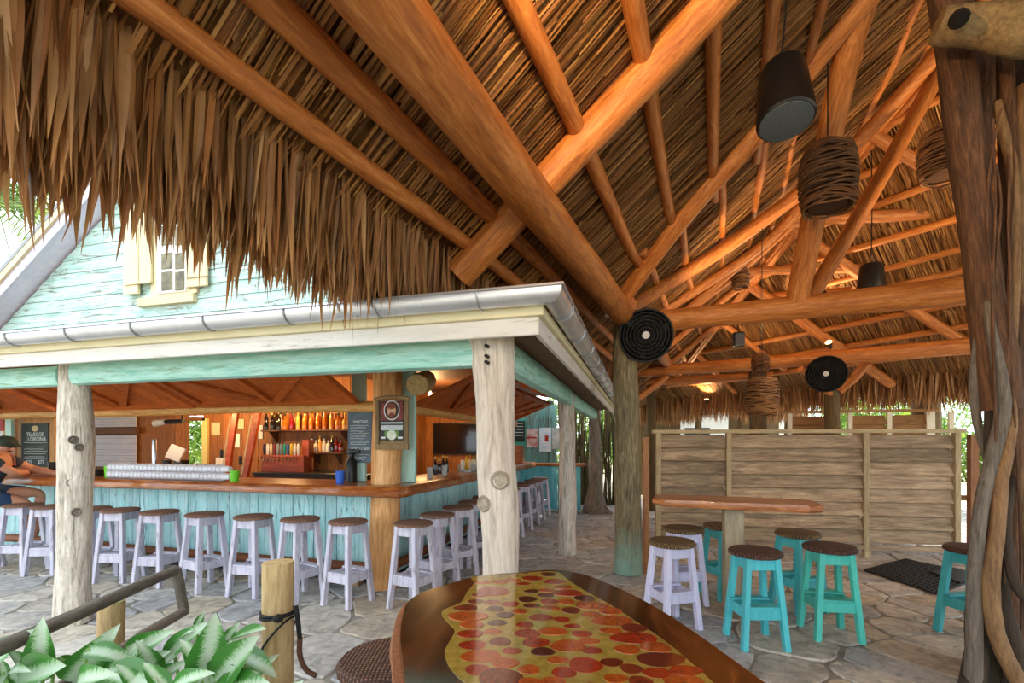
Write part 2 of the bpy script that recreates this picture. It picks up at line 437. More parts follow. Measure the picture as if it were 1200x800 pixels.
blades.sort(key=score)
fm = MB()
for i, (s, t, v) in enumerate(blades):
    if i < 300: MB().add(v, blade_faces()).build('hanging_leaf', FRINGE, roof, o=v[0])
    else: fm.add(v, blade_faces())
# the far eave and the far end of this one
for i in range(2600):
    al = rb.uniform(-3.5, 9.0); up = upE+rb.uniform(-.05, .4)
    p = QP(up, al, .08); tip = 2.12+rb.gauss(0, .08)
    fm.add(blade_curve(p, max(.25, p.z-tip), eQ*rb.gauss(0, .12), uQ*-.3*rb.random(), rb.uniform(.01, .024), rb.uniform(0, 6.3)), blade_faces())
tag(fm.build('hanging_thatch', FRINGE, roof), kind='stuff')

# --- poles
def rp(name, pts, r0, r1=None, **k): return pole(name, pts, r0, r1 or r0*.85, POLE(), roof, **k)
for t, r in ((-.53, .052), (-.345, .06), (.215, .06), (.58, .058), (.94, .055), (1.30, .055), (1.62, .05), (2.01, .055), (2.47, .055), (2.85, .05)):
    e = min(hip_s(t)-.15, 5.0+R.uniform(0, .25)) if t > 0 else min(hip_s(t), 7.5)
    rp('purlin', [LP(-2.8, t), LP((e-2.8)/2, t+R.uniform(-.03, .03)), LP(e, t+R.uniform(-.02, .02))], r*1.05, r*.8, wob=.025)
    if t > 0 and hip_s(t)-.15 > e+.4:
        rp('purlin', [LP(e-.25, t+.06, .01), LP(hip_s(t)-.1, t+R.uniform(-.05, .05), .01)], r*.8, r*.7, wob=.03)
rp('plate_beam', [LP(-2.6, 0, -.27), LP(5.62, 0, -.27)], .118, .128, wob=.01, seg=14)
rp('plate_beam', [LP(5.3, .05, -.22), LP(hip_s(0)+.3, .05, -.25)], .10, .09)
rp('rafter', [LP(2.77, -.62, -.08), LP(2.78, TRIDGE, -.08)], .105, .09, seg=14)
rp('rafter', [LP(.3, -.6, -.08), LP(.3, TRIDGE, -.08)], .10, .09)
rp('rafter', [at(716, 368, 5.5), at(794, 262, 4.6), at(901, 140, 4.0), at(1004, 10, 3.45), LP(3.6, 2.9, -.1)], .095, .085, seg=12, wob=.0)
rp('rafter', [at(742, 357, 5.75), at(844, 294, 5.75), at(940, 224, 5.45), at(1000, 172, 5.2), at(1100, 62, 4.75)], .085, .075, wob=0)
rp('rafter', [at(770, 368, 6.8), at(885, 294, 6.6), at(942, 236, 6.1), at(1010, 165, 5.7)], .075, .06, wob=0)
rp('rafter', [at(795, 372, 7.6), at(900, 292, 7.2), at(1000, 185, 6.2)], .06, .05, wob=.02)
rp('rafter', [LP(7.6, .1, -.1), LP(7.6, 2.3, -.1)], .06)
rp('rafter', [LP(8.8, .1, -.1), LP(8.8, 1.7, -.1)], .06)
rp('rafter', [LP(10.2, .05, -.1), LP(10.2, 1.0, -.1)], .06)
for k0, k1, o, r in ((-.28, 1.9, 0, .055), (-.2, 1.85, .10, .045), (-.1, 1.95, -.11, .045)):
    rp('hip_rafter', [hip(k0)+tA*o+Vector((0, 0, -.07)), hip((k0+k1)/2)+tA*o*.6+Vector((0, 0, -.08)), hip(k1)+tA*o*.5+Vector((0, 0, -.1))], r, wob=.03)
for up in (-6.8, -7.16, -7.57, -7.99, -8.33, -8.68, -9.1, -9.45, -9.85):
    k = (up-HU)/(hipdir.dot(uQ)); hp = hip(k); al = hp.dot(eQ)
    rp('purlin', [QP(up, al-.05), QP(up+R.uniform(-.05, .05), al-1.6), QP(up+R.uniform(-.04, .04), -3.6)], .048, .055, wob=.03)
rp('rafter', [QP(-6.6, 2.72, -.08), QP(-7.5, 2.14, -.08)], .075, .07, wob=0)
rp('rafter', [QP(-7.3, 3.98, -.09), QP(-9.75, 2.45, -.09)], .075, .075, wob=.01)
rp('rafter', [QP(-7.9, 5.0, -.09), QP(-10.25, 3.66, -.09)], .085, .085, wob=.01)
rp('rafter', [QP(-8.4, 5.9, -.09), QP(-9.7, 5.25, -.09)], .06, wob=.02)
rp('rafter', [QP(-8.9, 6.9, -.09), QP(-10.1, 6.6, -.09)], .06, wob=.02)
TP0, TP1 = LP(5.53, -.12, -.24), LP(5.53, 5.6, 0); TP1.z = TP0.z
rp('tie_beam', [TP0, TP1], .115, .135, seg=14, wob=.008)
rp('tie_beam', [at(738, 437, 9.5), at(1140, 405, 6.8)], .10, .125, seg=12, wob=.01)
rp('tie_beam', [at(757, 447, 10.4), at(905, 440, 9.6)], .09, .09)
rp('collar_beam', [at(872, 264, 6.9), at(1180, 243, 6.0)], .075, .085, wob=.01)
rp('collar_beam', [at(838, 320, 7.6), at(1012, 314, 7.2)], .065, .065)
rp('collar_beam', [at(832, 340, 9.0), at(905, 335, 8.8)], .05)
rp('strut', [at(934, 352, 4.75), at(976, 140, 3.95), at(1004, 15, 3.5)], .105, .095, wob=0, seg=12)
rp('strut', [at(948, 352, 4.75), at(1030, 212, 4.9), at(1108, 70, 4.95)], .075, .08, wob=0, seg=12)
rp('brace', [at(743, 470, 9.2), at(782, 440, 9.2)], .07)
rp('brace', [at(938, 432, 8.2), at(974, 462, 8.3)], .06)
rp('brace', [at(1018, 424, 7.9), at(984, 458, 8.25)], .08)
rp('brace', [at(1000, 340, 6.8), at(902, 345, 8.5)], .05)
# ================================================================== posts
DRIFT = lambda: wood('driftwood_post', '#5e554a', '#dcd3c6', 'z', 8, .75, 1, .05, mid='#b5aa9b', lo=.34, hi=.6)
BARK = lambda: wood('bark_post', '#2e281c', '#a2946e', 'z', 7, .8, 1, .08, mid='#74684c')
def knot(o, wl, r, nrm, mat, root):
    """an oval knot on a log: a raised ring with a pitted middle"""
    q = Vector((0, 0, 1)).rotation_difference(Vector(nrm).normalized())
    mb = MB().lathe([(r*1.25, -.03), (r*1.15, .004), (r*.95, .016), (r*.78, .010), (r*.7, .004), (r*.35, .009), (.002, .012)], seg=14)
    mb.v = [Vector(wl)+q @ Vector((p.x, p.y*1.0, p.z)) for p in mb.v]
    return part(mb, 'knot', mat, root, smooth=True)
def post(name, label, base, top, rad, mat, mids=None, knots=(), seg=14, jit=.07, cat='post', n=18):
    root = thing(name, label, cat, base)
    pole('log', [base]+list(mids or [])+[top], 0, 0, mat, root, rad=rad, seg=seg, jit=jit, n=n, wob=.012)
    return root
pA = onz(86, 729); pA.z = 0
rt = post('log_post', 'knobbly pale driftwood log post holding the turquoise beam between the bar stools', pA, pA+Vector((-.02, .02, 2.17)), [.13, .118, .112, .116, .122, .108, .095], DRIFT(), mids=[pA+Vector((.005, 0, 1.1))], jit=.12)
fw = Vector((-pA.x, -pA.y, 0)).normalized()
for z, dx, r in ((1.17, -.02, .032), (1.52, .0, .03), (1.46, .06, .026), (.93, .03, .03)):
    knot(None, pA+fw*.113+Vector((dx, 0, z)), r, fw, wood('knot_dark', '#3a332b', '#8c8072', 'n', 14), rt)
pB = Vector((-.86, 2.82, 0))
rt = post('log_post', 'large smooth cream log post with two oval knots behind the resin table', pB, pB+Vector((-.04, 0, 2.17)), [.125, .112, .108, .115, .125, .122, .118, .122, .135, .142], wood('cream_post', '#94867a', '#e6dccf', 'z', 5, .7, .7, .02, mid='#cbbeae'), mids=[pB+Vector((.02, 0, .9)), pB+Vector((0, 0, 1.5))], jit=.06, seg=18)
fw = Vector((-pB.x*.4, -pB.y, 0)).normalized()
knot(None, at(585, 563, 2.83), .05, fw, wood('knot_grey', '#7d7263', '#bdb09b', 'n', 16), rt)
knot(None, at(567, 590, 2.86), .045, (-.5, -1, 0), wood('knot_grey', '#7d7263', '#bdb09b', 'n', 16), rt)
for py in (405, 417, 424):
    c = at(570, py, 2.80); mb = MB().tube([c+Vector((0, .05, 0)), c+Vector((0, -.012, 0))], .011, 8); part(mb, 'bolt', plain('rusty_bolt', '#2b2420', .6, .6), rt)
pC = onz(665, 649)
post('log_post', 'thin pale log post with greyed middle, standing before the far counter', pC, Vector((pC.x-.02, pC.y, 2.15)), [.125, .115, .118, .11, .105, .11, .112], DRIFT(), jit=.1)
pD = onz(698, 600)
rt = post('tree_post', 'gnarled grey tree trunk post with flared foot beside the twig screen', pD, Vector((pD.x-.03, pD.y, 2.2)), [.3, .2, .15, .17, .13, .14, .11, .12], wood('gnarled', '#4c463d', '#a79c8c', 'z', 6, .8, .8, .05), jit=.2)
MB().tube([pD+Vector((0, 0, .22)), pD+Vector((.2, -.12, .06)), pD+Vector((.36, -.2, .01))], [.1, .08, .03], 8, .1).build('root', wood('gnarled', '#4c463d', '#a79c8c', 'z'), rt, smooth=True)
def bark_foot():
    m = BARK(); nt = m.node_tree; b = nt.nodes['Principled BSDF']; src = b.inputs['Base Color'].links[0].from_socket
    tc = nt.nodes.new('ShaderNodeTexCoord'); sx = nt.nodes.new('ShaderNodeSeparateXYZ'); nt.links.new(tc.outputs['Object'], sx.inputs[0])
    nz = _noise(nt, tc.outputs['Object'], 9, 5, .7); ad = nt.nodes.new('ShaderNodeMath'); ad.operation = 'MULTIPLY_ADD'; ad.inputs[1].default_value = .5; nt.links.new(nz, ad.inputs[0]); nt.links.new(sx.outputs['Z'], ad.inputs[2])
    mr = nt.nodes.new('ShaderNodeMapRange'); mr.inputs['From Min'].default_value = .35; mr.inputs['From Max'].default_value = .8; mr.inputs['To Min'].default_value = .75; mr.inputs['To Max'].default_value = 0
    nt.links.new(ad.outputs[0], mr.inputs['Value']); mx = nt.nodes.new('ShaderNodeMix'); mx.data_type = 'RGBA'
    nt.links.new(mr.outputs[0], mx.inputs['Factor']); nt.links.new(src, mx.inputs['A']); mx.inputs['B'].default_value = lin('#86b0a0'); nt.links.new(mx.outputs['Result'], b.inputs['Base Color']); return m
pP = onz(736, 671)
post('hut_post', 'mossy rough bark log post of the thatched hut with turquoise-stained foot', pP, Vector((pP.x-.03, pP.y, 3.02)), [.155, .145, .14, .138, .135, .14, .13, .12], bark_foot(), jit=.14, seg=20)
p = onz(757, 672); p.z = 0
rt = thing('upright_board', 'thin reddish sawn board standing upright beside the mossy hut post', 'board', p)
part(MB().box(p+Vector((0, 0, .78)), (.07, .045, 1.56)), 'plank', wood('red_board', '#7a4724', '#b07a48', 'z', 8), rt, bevel=.004)
# far posts of the hut
for px, py, d, w, lab in ((976, 640, 8.35, .12, 'round log post behind the plank fence carrying the smaller black fan'),
                          (888, 640, 9.6, .17, 'dark thick log post behind the plank fence beneath the wicker lantern'),
                          (1085, 640, 8.6, .22, 'dark broad palm trunk post behind the plank fence under the far thatch'),
                          (763, 640, 10.4, .10, 'slim far log post glimpsed above the end of the plank fence')):
    b = at(px, 600, d); b.z = 0
    post('hut_post', lab, b, Vector((b.x, b.y, 2.95 if px != 1085 else 2.6)), [w*1.1, w, w*.95], wood('dark_post', '#3d2f1c', '#7d6436', 'z', 8, .8, .6), jit=.1)

# ================================================================== the bar building: beams, eaves, gable
TURQ = lambda ax: painted('turquoise_beam', '#7cc4b4', '#bfeadf', '#86a884', ax, .40, 6)
TEALP = lambda ax='z': painted('teal_plank', '#86c8ce', '#c2e8ea', '#3e5c5c', ax, .395, 6, var=.12)
WHITEP = lambda ax: painted('white_fascia', '#cfccc4', '#dedbd4', '#9a8668', ax, .37, 6)
CREAM = lambda ax: painted('cream_trim', '#d8cda0', '#e4dab4', '#b8a87c', ax, .36, 6)
LAV = lambda ax: painted('lavender_trim', '#d2d2ee', '#e2e2f6', '#b0b2ca', ax, .34, 5)
BB = thing('bar_roof_edge', 'white and cream eaves boards with turquoise porch beams round the bar', 'eaves', (0, 0, 0), kind='structure')
def log_beam(p0, p1, h, w, mat, name='porch_beam', parent=BB):
    p0, p1 = Vector(p0), Vector(p1); d = (p1-p0).normalized(); sd = d.cross(Vector((0, 0, 1))).normalized(); mb = MB(); n = 12; sec = 14
    L = (p1-p0).length; o = (p0+p1)/2
    for i in range(n+1):
        for j in range(sec):
            a = 2*PI*j/sec; k = (abs(math.cos(a))**4+abs(math.sin(a))**4)**-.25
            rr = 1+R.uniform(-.012, .012)
            mb.v.append(p0+d*(L*i/n)+sd*(math.cos(a)*k*w/2*rr)+Vector((0, 0, math.sin(a)*k*h/2*rr)))
    for i in range(n):
        for j in range(sec): a = i*sec+j; b = i*sec+(j+1) % sec; mb.f.append((a, b, b+sec, a+sec))
    mb.f += [tuple(reversed(range(sec))), tuple(n*sec+j for j in range(sec))]
    return mb.build(name, mat, parent, o=o, smooth=True)
zb = 2.065
log_beam((-10.5, 2.84, zb-.01), (pA.x-.10, 2.84, zb-.01), .17, .14, TURQ('x'))
log_beam((pA.x+.09, 2.82, zb), (pB.x-.13, 2.82, zb), .19, .15, TURQ('x'))
log_beam((-.9, pB.y+.12, zb+.03), (-.92, pC.y-.09, zb+.03), .21, .14, TURQ('y'))
log_beam((-.93, pC.y+.1, zb+.02), (-.95, pD.y, zb+.02), .2, .14, TURQ('y'))
EX, EY = -.54, 2.55                               # the eaves corner
def board(c, size, name, mat, parent, rot=None, bev=.004):
    mb = MB().box((0, 0, 0), size); me = mb.mesh(name, Vector()); me.materials.append(mat)
    if bev:
        bm = bmesh.new(); bm.from_mesh(me); bmesh.ops.bevel(bm, geom=bm.edges[:], offset=bev, segments=1, affect='EDGES', clamp_overlap=True); bm.to_mesh(me); bm.free()
    o = link(bpy.data.objects.new(name, me), parent, Vector(c))
    if rot is not None: o.rotation_mode = 'QUATERNION'; o.rotation_quaternion = rot if isinstance(rot, Quaternion) else rot.to_quaternion()
    return o
board(((-10.5+EX)/2, EY+.015, 2.145), (EX+10.5, .03, .10), 'fascia_board', WHITEP('x'), BB)
board((EX-.015, (EY+10.5)/2, 2.145), (.03, 10.5-EY-.03, .10), 'fascia_board', WHITEP('y'), BB)
board(((-10.5+EX)/2, EY-.01, 2.225), (EX+10.5+.06, .035, .06), 'eaves_trim', CREAM('x'), BB)
board((EX+.01, (EY+10.5)/2, 2.225), (.035, 10.5-EY-.02, .06), 'eaves_trim', CREAM('y'), BB)
board(((-10.5+EX)/2, (EY+2.9)/2+.03, 2.20), (EX+10.5-.05, .34, .02), 'soffit', CREAM('x'), BB)
board(((EX-.95)/2, (EY+10.5)/2, 2.21), (.36, 10.3-EY, .02), 'soffit', wood('brown_soffit', '#5a3a20', '#8a5e36', 'y'), BB)
# half-round gutter with straps
GUT = plain('galvanised', '#c3c6cc', .34, .75, '#dadde2', 6, .05)
def gutter(p0, p1, out, m0=0, m1=0):
    root = BB; d = (p1-p0).normalized(); mb = MB(); n = 10; r = .066; o = Vector(out)
    prof = [(math.cos(PI+PI*i/n)*r, math.sin(PI+PI*i/n)*r) for i in range(n+1)]
    prof = [(-r, .018)]+prof+[(r, .014), (r+.012, .020), (r+.014, .008)]
    inner = [(x*.93, y*.93+.002) for x, y in prof]
    ring = prof+inner[::-1]; m = len(ring)
    for p, mt_ in ((p0, m0), (p1, m1)):
        for x, z in ring: mb.v.append(p+o*x+d*(x*mt_)+Vector((0, 0, z)))
    for j in range(m): mb.f.append((j, (j+1) % m, m+(j+1) % m, m+j))
    mb.f += [tuple(reversed(range(m))), tuple(range(m, 2*m))]
    gob = part(mb, 'gutter', GUT, root, smooth=True)
    L = (p1-p0).length; k = .35
    while k < L-.1:
        c = p0+d*k; sb = MB(); pts = [c+o*(math.cos(PI+PI*i/8)*(r+.004))+Vector((0, 0, math.sin(PI+PI*i/8)*(r+.004))) for i in range(9)]
        pts = [pts[0]+Vector((0, 0, .03))]+pts+[pts[-1]+Vector((0, 0, .02))]
        sb.tube(pts, .006, 6, 0)
        part(sb, 'gutter_strap', plain('strap', '#aeb1b6', .4, .8), gob, smooth=True); k += .62
gz = 2.30
gutter(Vector((-10.5, EY-.085, gz)), Vector((EX+.085, EY-.085, gz)), (0, -1, 0), 0, 1)
gutter(Vector((EX+.085, EY-.085, gz)), Vector((EX+.085, 10.5, gz)), (1, 0, 0), -1, 0)
# low porch roof and its boarded ceiling
pr = thing('porch_roof', 'low shingled porch roof over the bar walkway', 'roof', kind='structure')
DARKW = lambda ax: wood('dark_ceiling', '#4a2a14', '#7d4b26', ax, 7, .6)
def quad_slab(a, b, c, d, th): 
    up = Vector((0, 0, th)); return MB().add([a, b, c, d, a+up, b+up, c+up, d+up], [(3, 2, 1, 0), (4, 5, 6, 7), (0, 1, 5, 4), (1, 2, 6, 5), (2, 3, 7, 6), (3, 0, 4, 7)])
yG = 3.9
V = Vector
quad_slab(V((-13.6, EY-.1, 2.275)), V((EX+.08, EY-.1, 2.275)), V((-2.0, yG, 2.55)), V((-13.6, yG, 2.55)), .05).build('roof_deck', DARKW('x'), pr)
quad_slab(V((EX+.08, EY-.1, 2.275)), V((EX+.08, 10.6, 2.275)), V((-2.0, 10.6, 2.55)), V((-2.0, yG, 2.55)), .05).build('roof_deck', DARKW('y'), pr)
quad_slab(V((-13.6, yG, 2.56)), V((-2.0, yG, 2.56)), V((-2.0, 10.6, 2.56)), V((-13.6, 10.6, 2.56)), .05).build('roof_deck', DARKW('y'), pr)
i = 0
while i < 9:                                      # rafters under the porch deck
    x = -9.8+i*1.05; i += 1
    part(MB().beam((x, EY+.4, 2.31), (x, yG-.1, 2.50), .05, .08), 'porch_rafter', wood('porch_wood', '#6b3513', '#a85a24', 'y'), pr)
for i in range(7):
    y = 4.6+i*.85; part(MB().beam((-.95, y, 2.31), (-2.0, y, 2.50), .05, .08), 'porch_rafter', wood('porch_wood', '#6b3513', '#a85a24', 'x'), pr)

# gable wall of weathered boards
gw = thing('wall_gable', 'pale aqua gable wall of flaking weathered boards above the gutter', 'wall', kind='structure')
GAB = painted('gable_paint', '#9cd0c6', '#d6f0ea', '#868a80', 'x', .43, 5, .8, 1.0, .05)
xl, xc, z0, sl = -7.55, -4.83, 2.56, .68
zb0 = 2.80                                        # the rake meets the wall foot here
pk = zb0+(xc-xl)*sl
z = z0; bh = .145
while z < pk-.05:
    lo = xl if z < zb0 else xl+(z-zb0)/sl; hi = 2*xc-lo; zt = min(z+bh, pk); lo2 = xl if zt < zb0 else xl+(zt-zb0)/sl; hi2 = 2*xc-lo2
    gap = .0015
    y0, y1 = yG-.012, yG+.02
    P = [(lo, y0-.008, z+gap), (hi, y0-.008, z+gap), (hi2, y0, zt-gap), (lo2, y0, zt-gap)]
    Q = [(x, y1, zz) for x, _, zz in P]
    part(MB().add(P+Q, [(0, 1, 2, 3), (7, 6, 5, 4), (0, 4, 5, 1), (1, 5, 6, 2), (2, 6, 7, 3), (3, 7, 4, 0)]), 'siding_board', GAB, gw)
    z += bh
part(MB().add([(xl, yG+.02, z0), (2*xc-xl, yG+.02, z0), (2*xc-xl, yG+.02, zb0), (xc, yG+.02, pk), (xl, yG+.02, zb0),
      (xl, yG+.1, z0), (2*xc-xl, yG+.1, z0), (2*xc-xl, yG+.1, zb0), (xc, yG+.1, pk), (xl, yG+.1, zb0)],
     [(0, 1, 2, 3, 4), (9, 8, 7, 6, 5), (0, 5, 6, 1), (1, 6, 7, 2), (2, 7, 8, 3), (3, 8, 9, 4), (4, 9, 5, 0)]), 'wall_sheathing', plain('sheathing', '#3a3d3a', .9), gw)
# rakes: lavender soffit, cream board, grey metal edge
for sgn in (-1, 1):
    a0 = V((xc+sgn*(xc-xl+.55), yG-.11, zb0-.55*sl)); a1 = V((xc, yG-.11, pk))
    up = V((-sgn*-sl, 0, 1)).normalized() if sgn < 0 else V((sl, 0, 1)).normalized()
    up = V((sgn*sl, 0, 1)).normalized()
    ln = (a1-a0).normalized()
    part(MB().beam(a0+up*.04, a1+up*.04, .22, .03, up=up), 'rake_soffit', LAV('x'), gw)
    part(MB().beam(a0+V((0, -.12, 0))+up*.06, a1+V((0, -.12, 0))+up*.06, .03, .10, up=up), 'rake_board', LAV('x'), gw)
    part(MB().beam(a0+V((0, -.145, 0))+up*.145, a1+V((0, -.145, 0))+up*.145, .04, .07, up=up), 'rake_trim', CREAM('x'), gw)
    part(MB().beam(a0+V((0, 1.03, 0))+up*.2, a1+V((0, 1.03, 0))+up*.2, 2.4, .04, up=up), 'metal_roofing', plain('grey_metal', '#8d9094', .5, .5), gw)
# the gable window
wn = thing('window_1', 'small white sash window with cream shutters in the aqua gable', 'window', (0, 0, 0), kind='structure')
yw = yG-.03
def wrect(px0, py0, px1, py1, yd, th, name, mat, par=wn):
    a = ony((px0), py1, yd); b = ony(px1, py1, yd); t0 = ony((px0+px1)/2, py0, yd).z; t1 = ony((px0+px1)/2, py1, yd).z
    return board(((a.x+b.x)/2, yd, (t0+t1)/2), (b.x-a.x, th, t0-t1), name, mat, par)
wrect(178, 225, 232, 346, yw, .03, 'casing', CREAM('z'))
wrect(163, 347, 229, 357, yw-.01, .06, 'window_sill', CREAM('x'))
wrect(184, 228, 219, 343, yw-.02, .02, 'window_sash', plain('white_sash', '#f0efe8', .5))
PANE = plain('window_pane', '#3e3a2a', .08, 0, '#8c8460', 9)
for x0, x1 in ((189, 202), (205, 216)):
    for y0, y1 in ((238, 262), (264, 287), (296, 315), (318, 340)): wrect(x0, y0, x1, y1, yw-.034, .006, 'pane', PANE)
for x0, x1, yy0, yy1 in ((146, 163, 225, 345), (164, 178, 225, 332), (219, 243, 225, 336)):
    s_ = wrect(x0, yy0, x1, yy1, yw-.035, .03, 'shutter', CREAM('z'))
wrect(146, 330, 177, 333, yw-.055, .02, 'shutter_batten', CREAM('x')); wrect(219, 322, 243, 325, yw-.055, .02, 'shutter_batten', CREAM('x'))

# ================================================================== the bar itself
BX, BY = -2.6, 4.45                               # plank faces
bar = thing('bar_counter', 'long bar front of peeling turquoise vertical planks with log foot rail', 'bar counter', (0, 0, 0))
x = -10.4
while x < BX-.02:
    w = R.uniform(.11, .19); x1 = min(x+w, BX)
    part(MB().box(((x+x1)/2, BY+R.uniform(0, .008), .53), (x1-x-.007, .03, .92)), 'plank', TEALP(), bar, bevel=.004); x = x1
y = BY+.02
while y < 10.2:
    w = R.uniform(.11, .19); y1 = y+w
    part(MB().box((BX+R.uniform(-.008, 0), (y+y1)/2, .53), (.03, w-.007, .92)), 'plank', TEALP(), bar, bevel=.004); y = y1
part(MB().box((-6.5, BY+.06, .5), (7.8, .06, .98)), 'carcass', plain('carcass', '#2e2a24', .9), bar)
part(MB().box((BX-.06, 7.35, .5), (.06, 5.7, .98)), 'carcass', plain('carcass', '#2e2a24', .9), bar)
FOOT = wood('foot_rail', '#5e2c12', '#9c5a30', 'z', 8)
pole('foot_rail', [(-10.4, BY-.09, .2), (BX+.02, BY-.09, .2)], .05, .05, FOOT, bar); pole('foot_rail', [(BX+.09, BY-.0, .2), (BX+.09, 10.1, .2)], .05, .05, FOOT, bar)
for k in range(8): part(MB().box((-9.9+k*1.0, BY-.08, .08), (.12, .10, .155)), 'rail_block', wood('block', '#8a744c', '#b59c70', 'z'), bar)
# live-edge countertop, one continuous worktop round the corner
cp = post('log_post', 'thick orange peeled log post at the bar corner bearing the framed poster', V((-2.585, 4.40, 0)), V((-2.545, 4.42, 2.5)), [.165, .155, .15, .155, .15, .15], wood('corner_post', '#94602f', '#f0c48a', 'z', 4, .55, .4, .02, mid='#d09658'), jit=.05, seg=18)
TOPM = wood('bar_top', '#5e2a10', '#cf8a4c', 'x', 5, .3, .35, .02, coat=.3, mid='#96501f')
rc = random.Random(5)
def wavy(a, b, amp, st=.16):
    a, b = V(a), V(b); n = max(2, int((b-a).length/st)); nr = V((-(b-a).y, (b-a).x)).normalized()
    return [a+(b-a)*(i/n)+nr*rc.uniform(-amp, amp) for i in range(n)]
CY, CX = 4.07, -2.2
outl = wavy((-10.5, CY), (CX-.1, CY), .018)+[V((CX-.03, CY+.02)), V((CX, CY+.1))]+wavy((CX, CY+.2), (CX, 10.2), .022)+wavy((CX-.62, 10.2), (CX-.62, CY+.66), .004, 1)+wavy((CX-.62, CY+.66), (-10.5, CY+.66), .004, 1)
ct = MB(); n = len(outl)
for z_, k in ((.965, .0), (.98, .025), (1.025, .03), (1.058, .012), (1.07, 0)):
    for q in outl:
        front = (q.y < CY+.1) or (q.x > CX-.1); e = V((0, -k)) if q.y < CY+.05 else V((k, 0)); q2 = q+(e+V((rc.uniform(-.006, .006), rc.uniform(-.006, .006))) if front else V((0, 0)))
        ct.v.append(V((q2.x, q2.y, z_)))
for i in range(4):
    for j in range(n): a = i*n+j; b = i*n+(j+1) % n; ct.f.append((a, b, b+n, a+n))
ct.f += [tuple(reversed(range(n))), tuple(4*n+j for j in range(n))]
top = thing('countertop', 'glossy red-brown live-edge slab worktop running round the bar corner', 'countertop', (0, 0, 0))
part(ct, 'slab', TOPM, top, smooth=True)

# --- stools
def make_stool(name, label, cat, group, h, paint, seatm, rot=0, seat_r=.178, thick=.032):
    root = thing(name, label, cat, (0, 0, 0), group); z1 = h-thick
    top, bot = .100, .152
    for sx in (-1, 1):
        for sy in (-1, 1):
            d = V((sx, sy, 0)).normalized(); a = V((sx*bot, sy*bot, 0)); b = V((sx*top, sy*top, z1))
            MB().beam(a, b, .054, .04, up=V((sx, 0, 0))).build('leg', paint, root, o=(0, 0, 0), bevel=.004)
    for ax in (0, 1):
        for sg in (-1, 1):
            for zz, hh, nm in ((z1-.045, .085, 'apron'), (.255, .075, 'stretcher')):
                q = lerp(bot, top, zz/z1); c = V((0, sg*q, zz)) if ax == 0 else V((sg*q, 0, zz))
                sz = (2*q+.02, .022, hh) if ax == 0 else (.022, 2*q+.02, hh)
                MB().box(c, sz).build(nm, paint, root, bevel=.003)
    q = lerp(bot, top, .30/z1)
    for sg in (-1, 1): MB().box((0, sg*q*.82, .302), (2*q+.03, .075, .018)).build('foot_board', paint, root, bevel=.003)
    MB().lathe([(seat_r-.012, 0), (seat_r, .006), (seat_r+.002, thick*.6), (seat_r-.012, thick*.93), (seat_r*.6, thick*1.05), (.004, thick*1.08)], (0, 0, z1), 24).build('seat', seatm, root, smooth=True)
    root.rotation_euler.z = rot; return root
LAVS = painted('lavender_stool', '#b2b0c6', '#d0cdda', '#857c84', 'z', .405, 5, var=.05)
def weave(key, c1, c2, c3, sc=42):
    m, nt, b = newmat(key); tc = nt.nodes.new('ShaderNodeTexCoord')
    w1 = nt.nodes.new('ShaderNodeTexWave'); w2 = nt.nodes.new('ShaderNodeTexWave'); w1.bands_direction = 'X'; w2.bands_direction = 'Y'
    for w in (w1, w2): w.inputs['Scale'].default_value = sc/6.28*1.5; w.inputs['Distortion'].default_value = 1.2; w.inputs['Detail'].default_value = 2; nt.links.new(tc.outputs['Object'], w.inputs['Vector'])
    mu = nt.nodes.new('ShaderNodeMath'); mu.operation = 'MULTIPLY'; nt.links.new(w1.outputs['Fac'], mu.inputs[0]); nt.links.new(w2.outputs['Fac'], mu.inputs[1])
    c = _ramp(nt, mu.outputs[0], [(0, lin(c1)), (.35, lin(c2)), (1, lin(c3))])
    nt.links.new(c, b.inputs['Base Color']); b.inputs['Roughness'].default_value = .7; _bump(nt, mu.outputs[0], b, .8, .01); return m
SEATB = weave('brown_seat', '#6a4a38', '#96705a', '#b28c76', 90)
proto = make_stool('bar_stool', '', 'stool', 'lavender bar stools along the bar', .775, LAVS, SEATB)
spots = []
for k, px in enumerate((408, 352, 297, 240, 187, 141, 108, 60, 27)):
    q = ony(px, 600, 3.86); spots.append((q.x, q.y, 'lavender wooden bar stool, %s from the orange corner post along the stool row facing us' % ORD[k]))
spots.append((ony(-22, 600, 3.74).x, 3.70, 'lavender bar stool under the seated person in the cap'))
for k, y in enumerate((3.93, 4.45, 5.02, 5.5, 6.0, 6.6, 7.2, 7.85, 8.4, 8.95, 9.5)):
    spots.append((-2.0, y, 'lavender wooden bar stool, %s from the bar corner in the row going back' % ORD[k]))
q = onz(651, 594); spots.append((q.x, q.y-.1, 'lone lavender stool in front of the far turquoise counter'))
for k, (x, y, lab) in enumerate(spots):
    o = proto if k == 0 else copy_tree(proto)
    o.location = (x, y, 0); o.rotation_euler.z = math.atan2(-y, -x)+PI/4+R.uniform(-.28, .12); o['label'] = lab; WL[o.name] = V((x, y, 0))

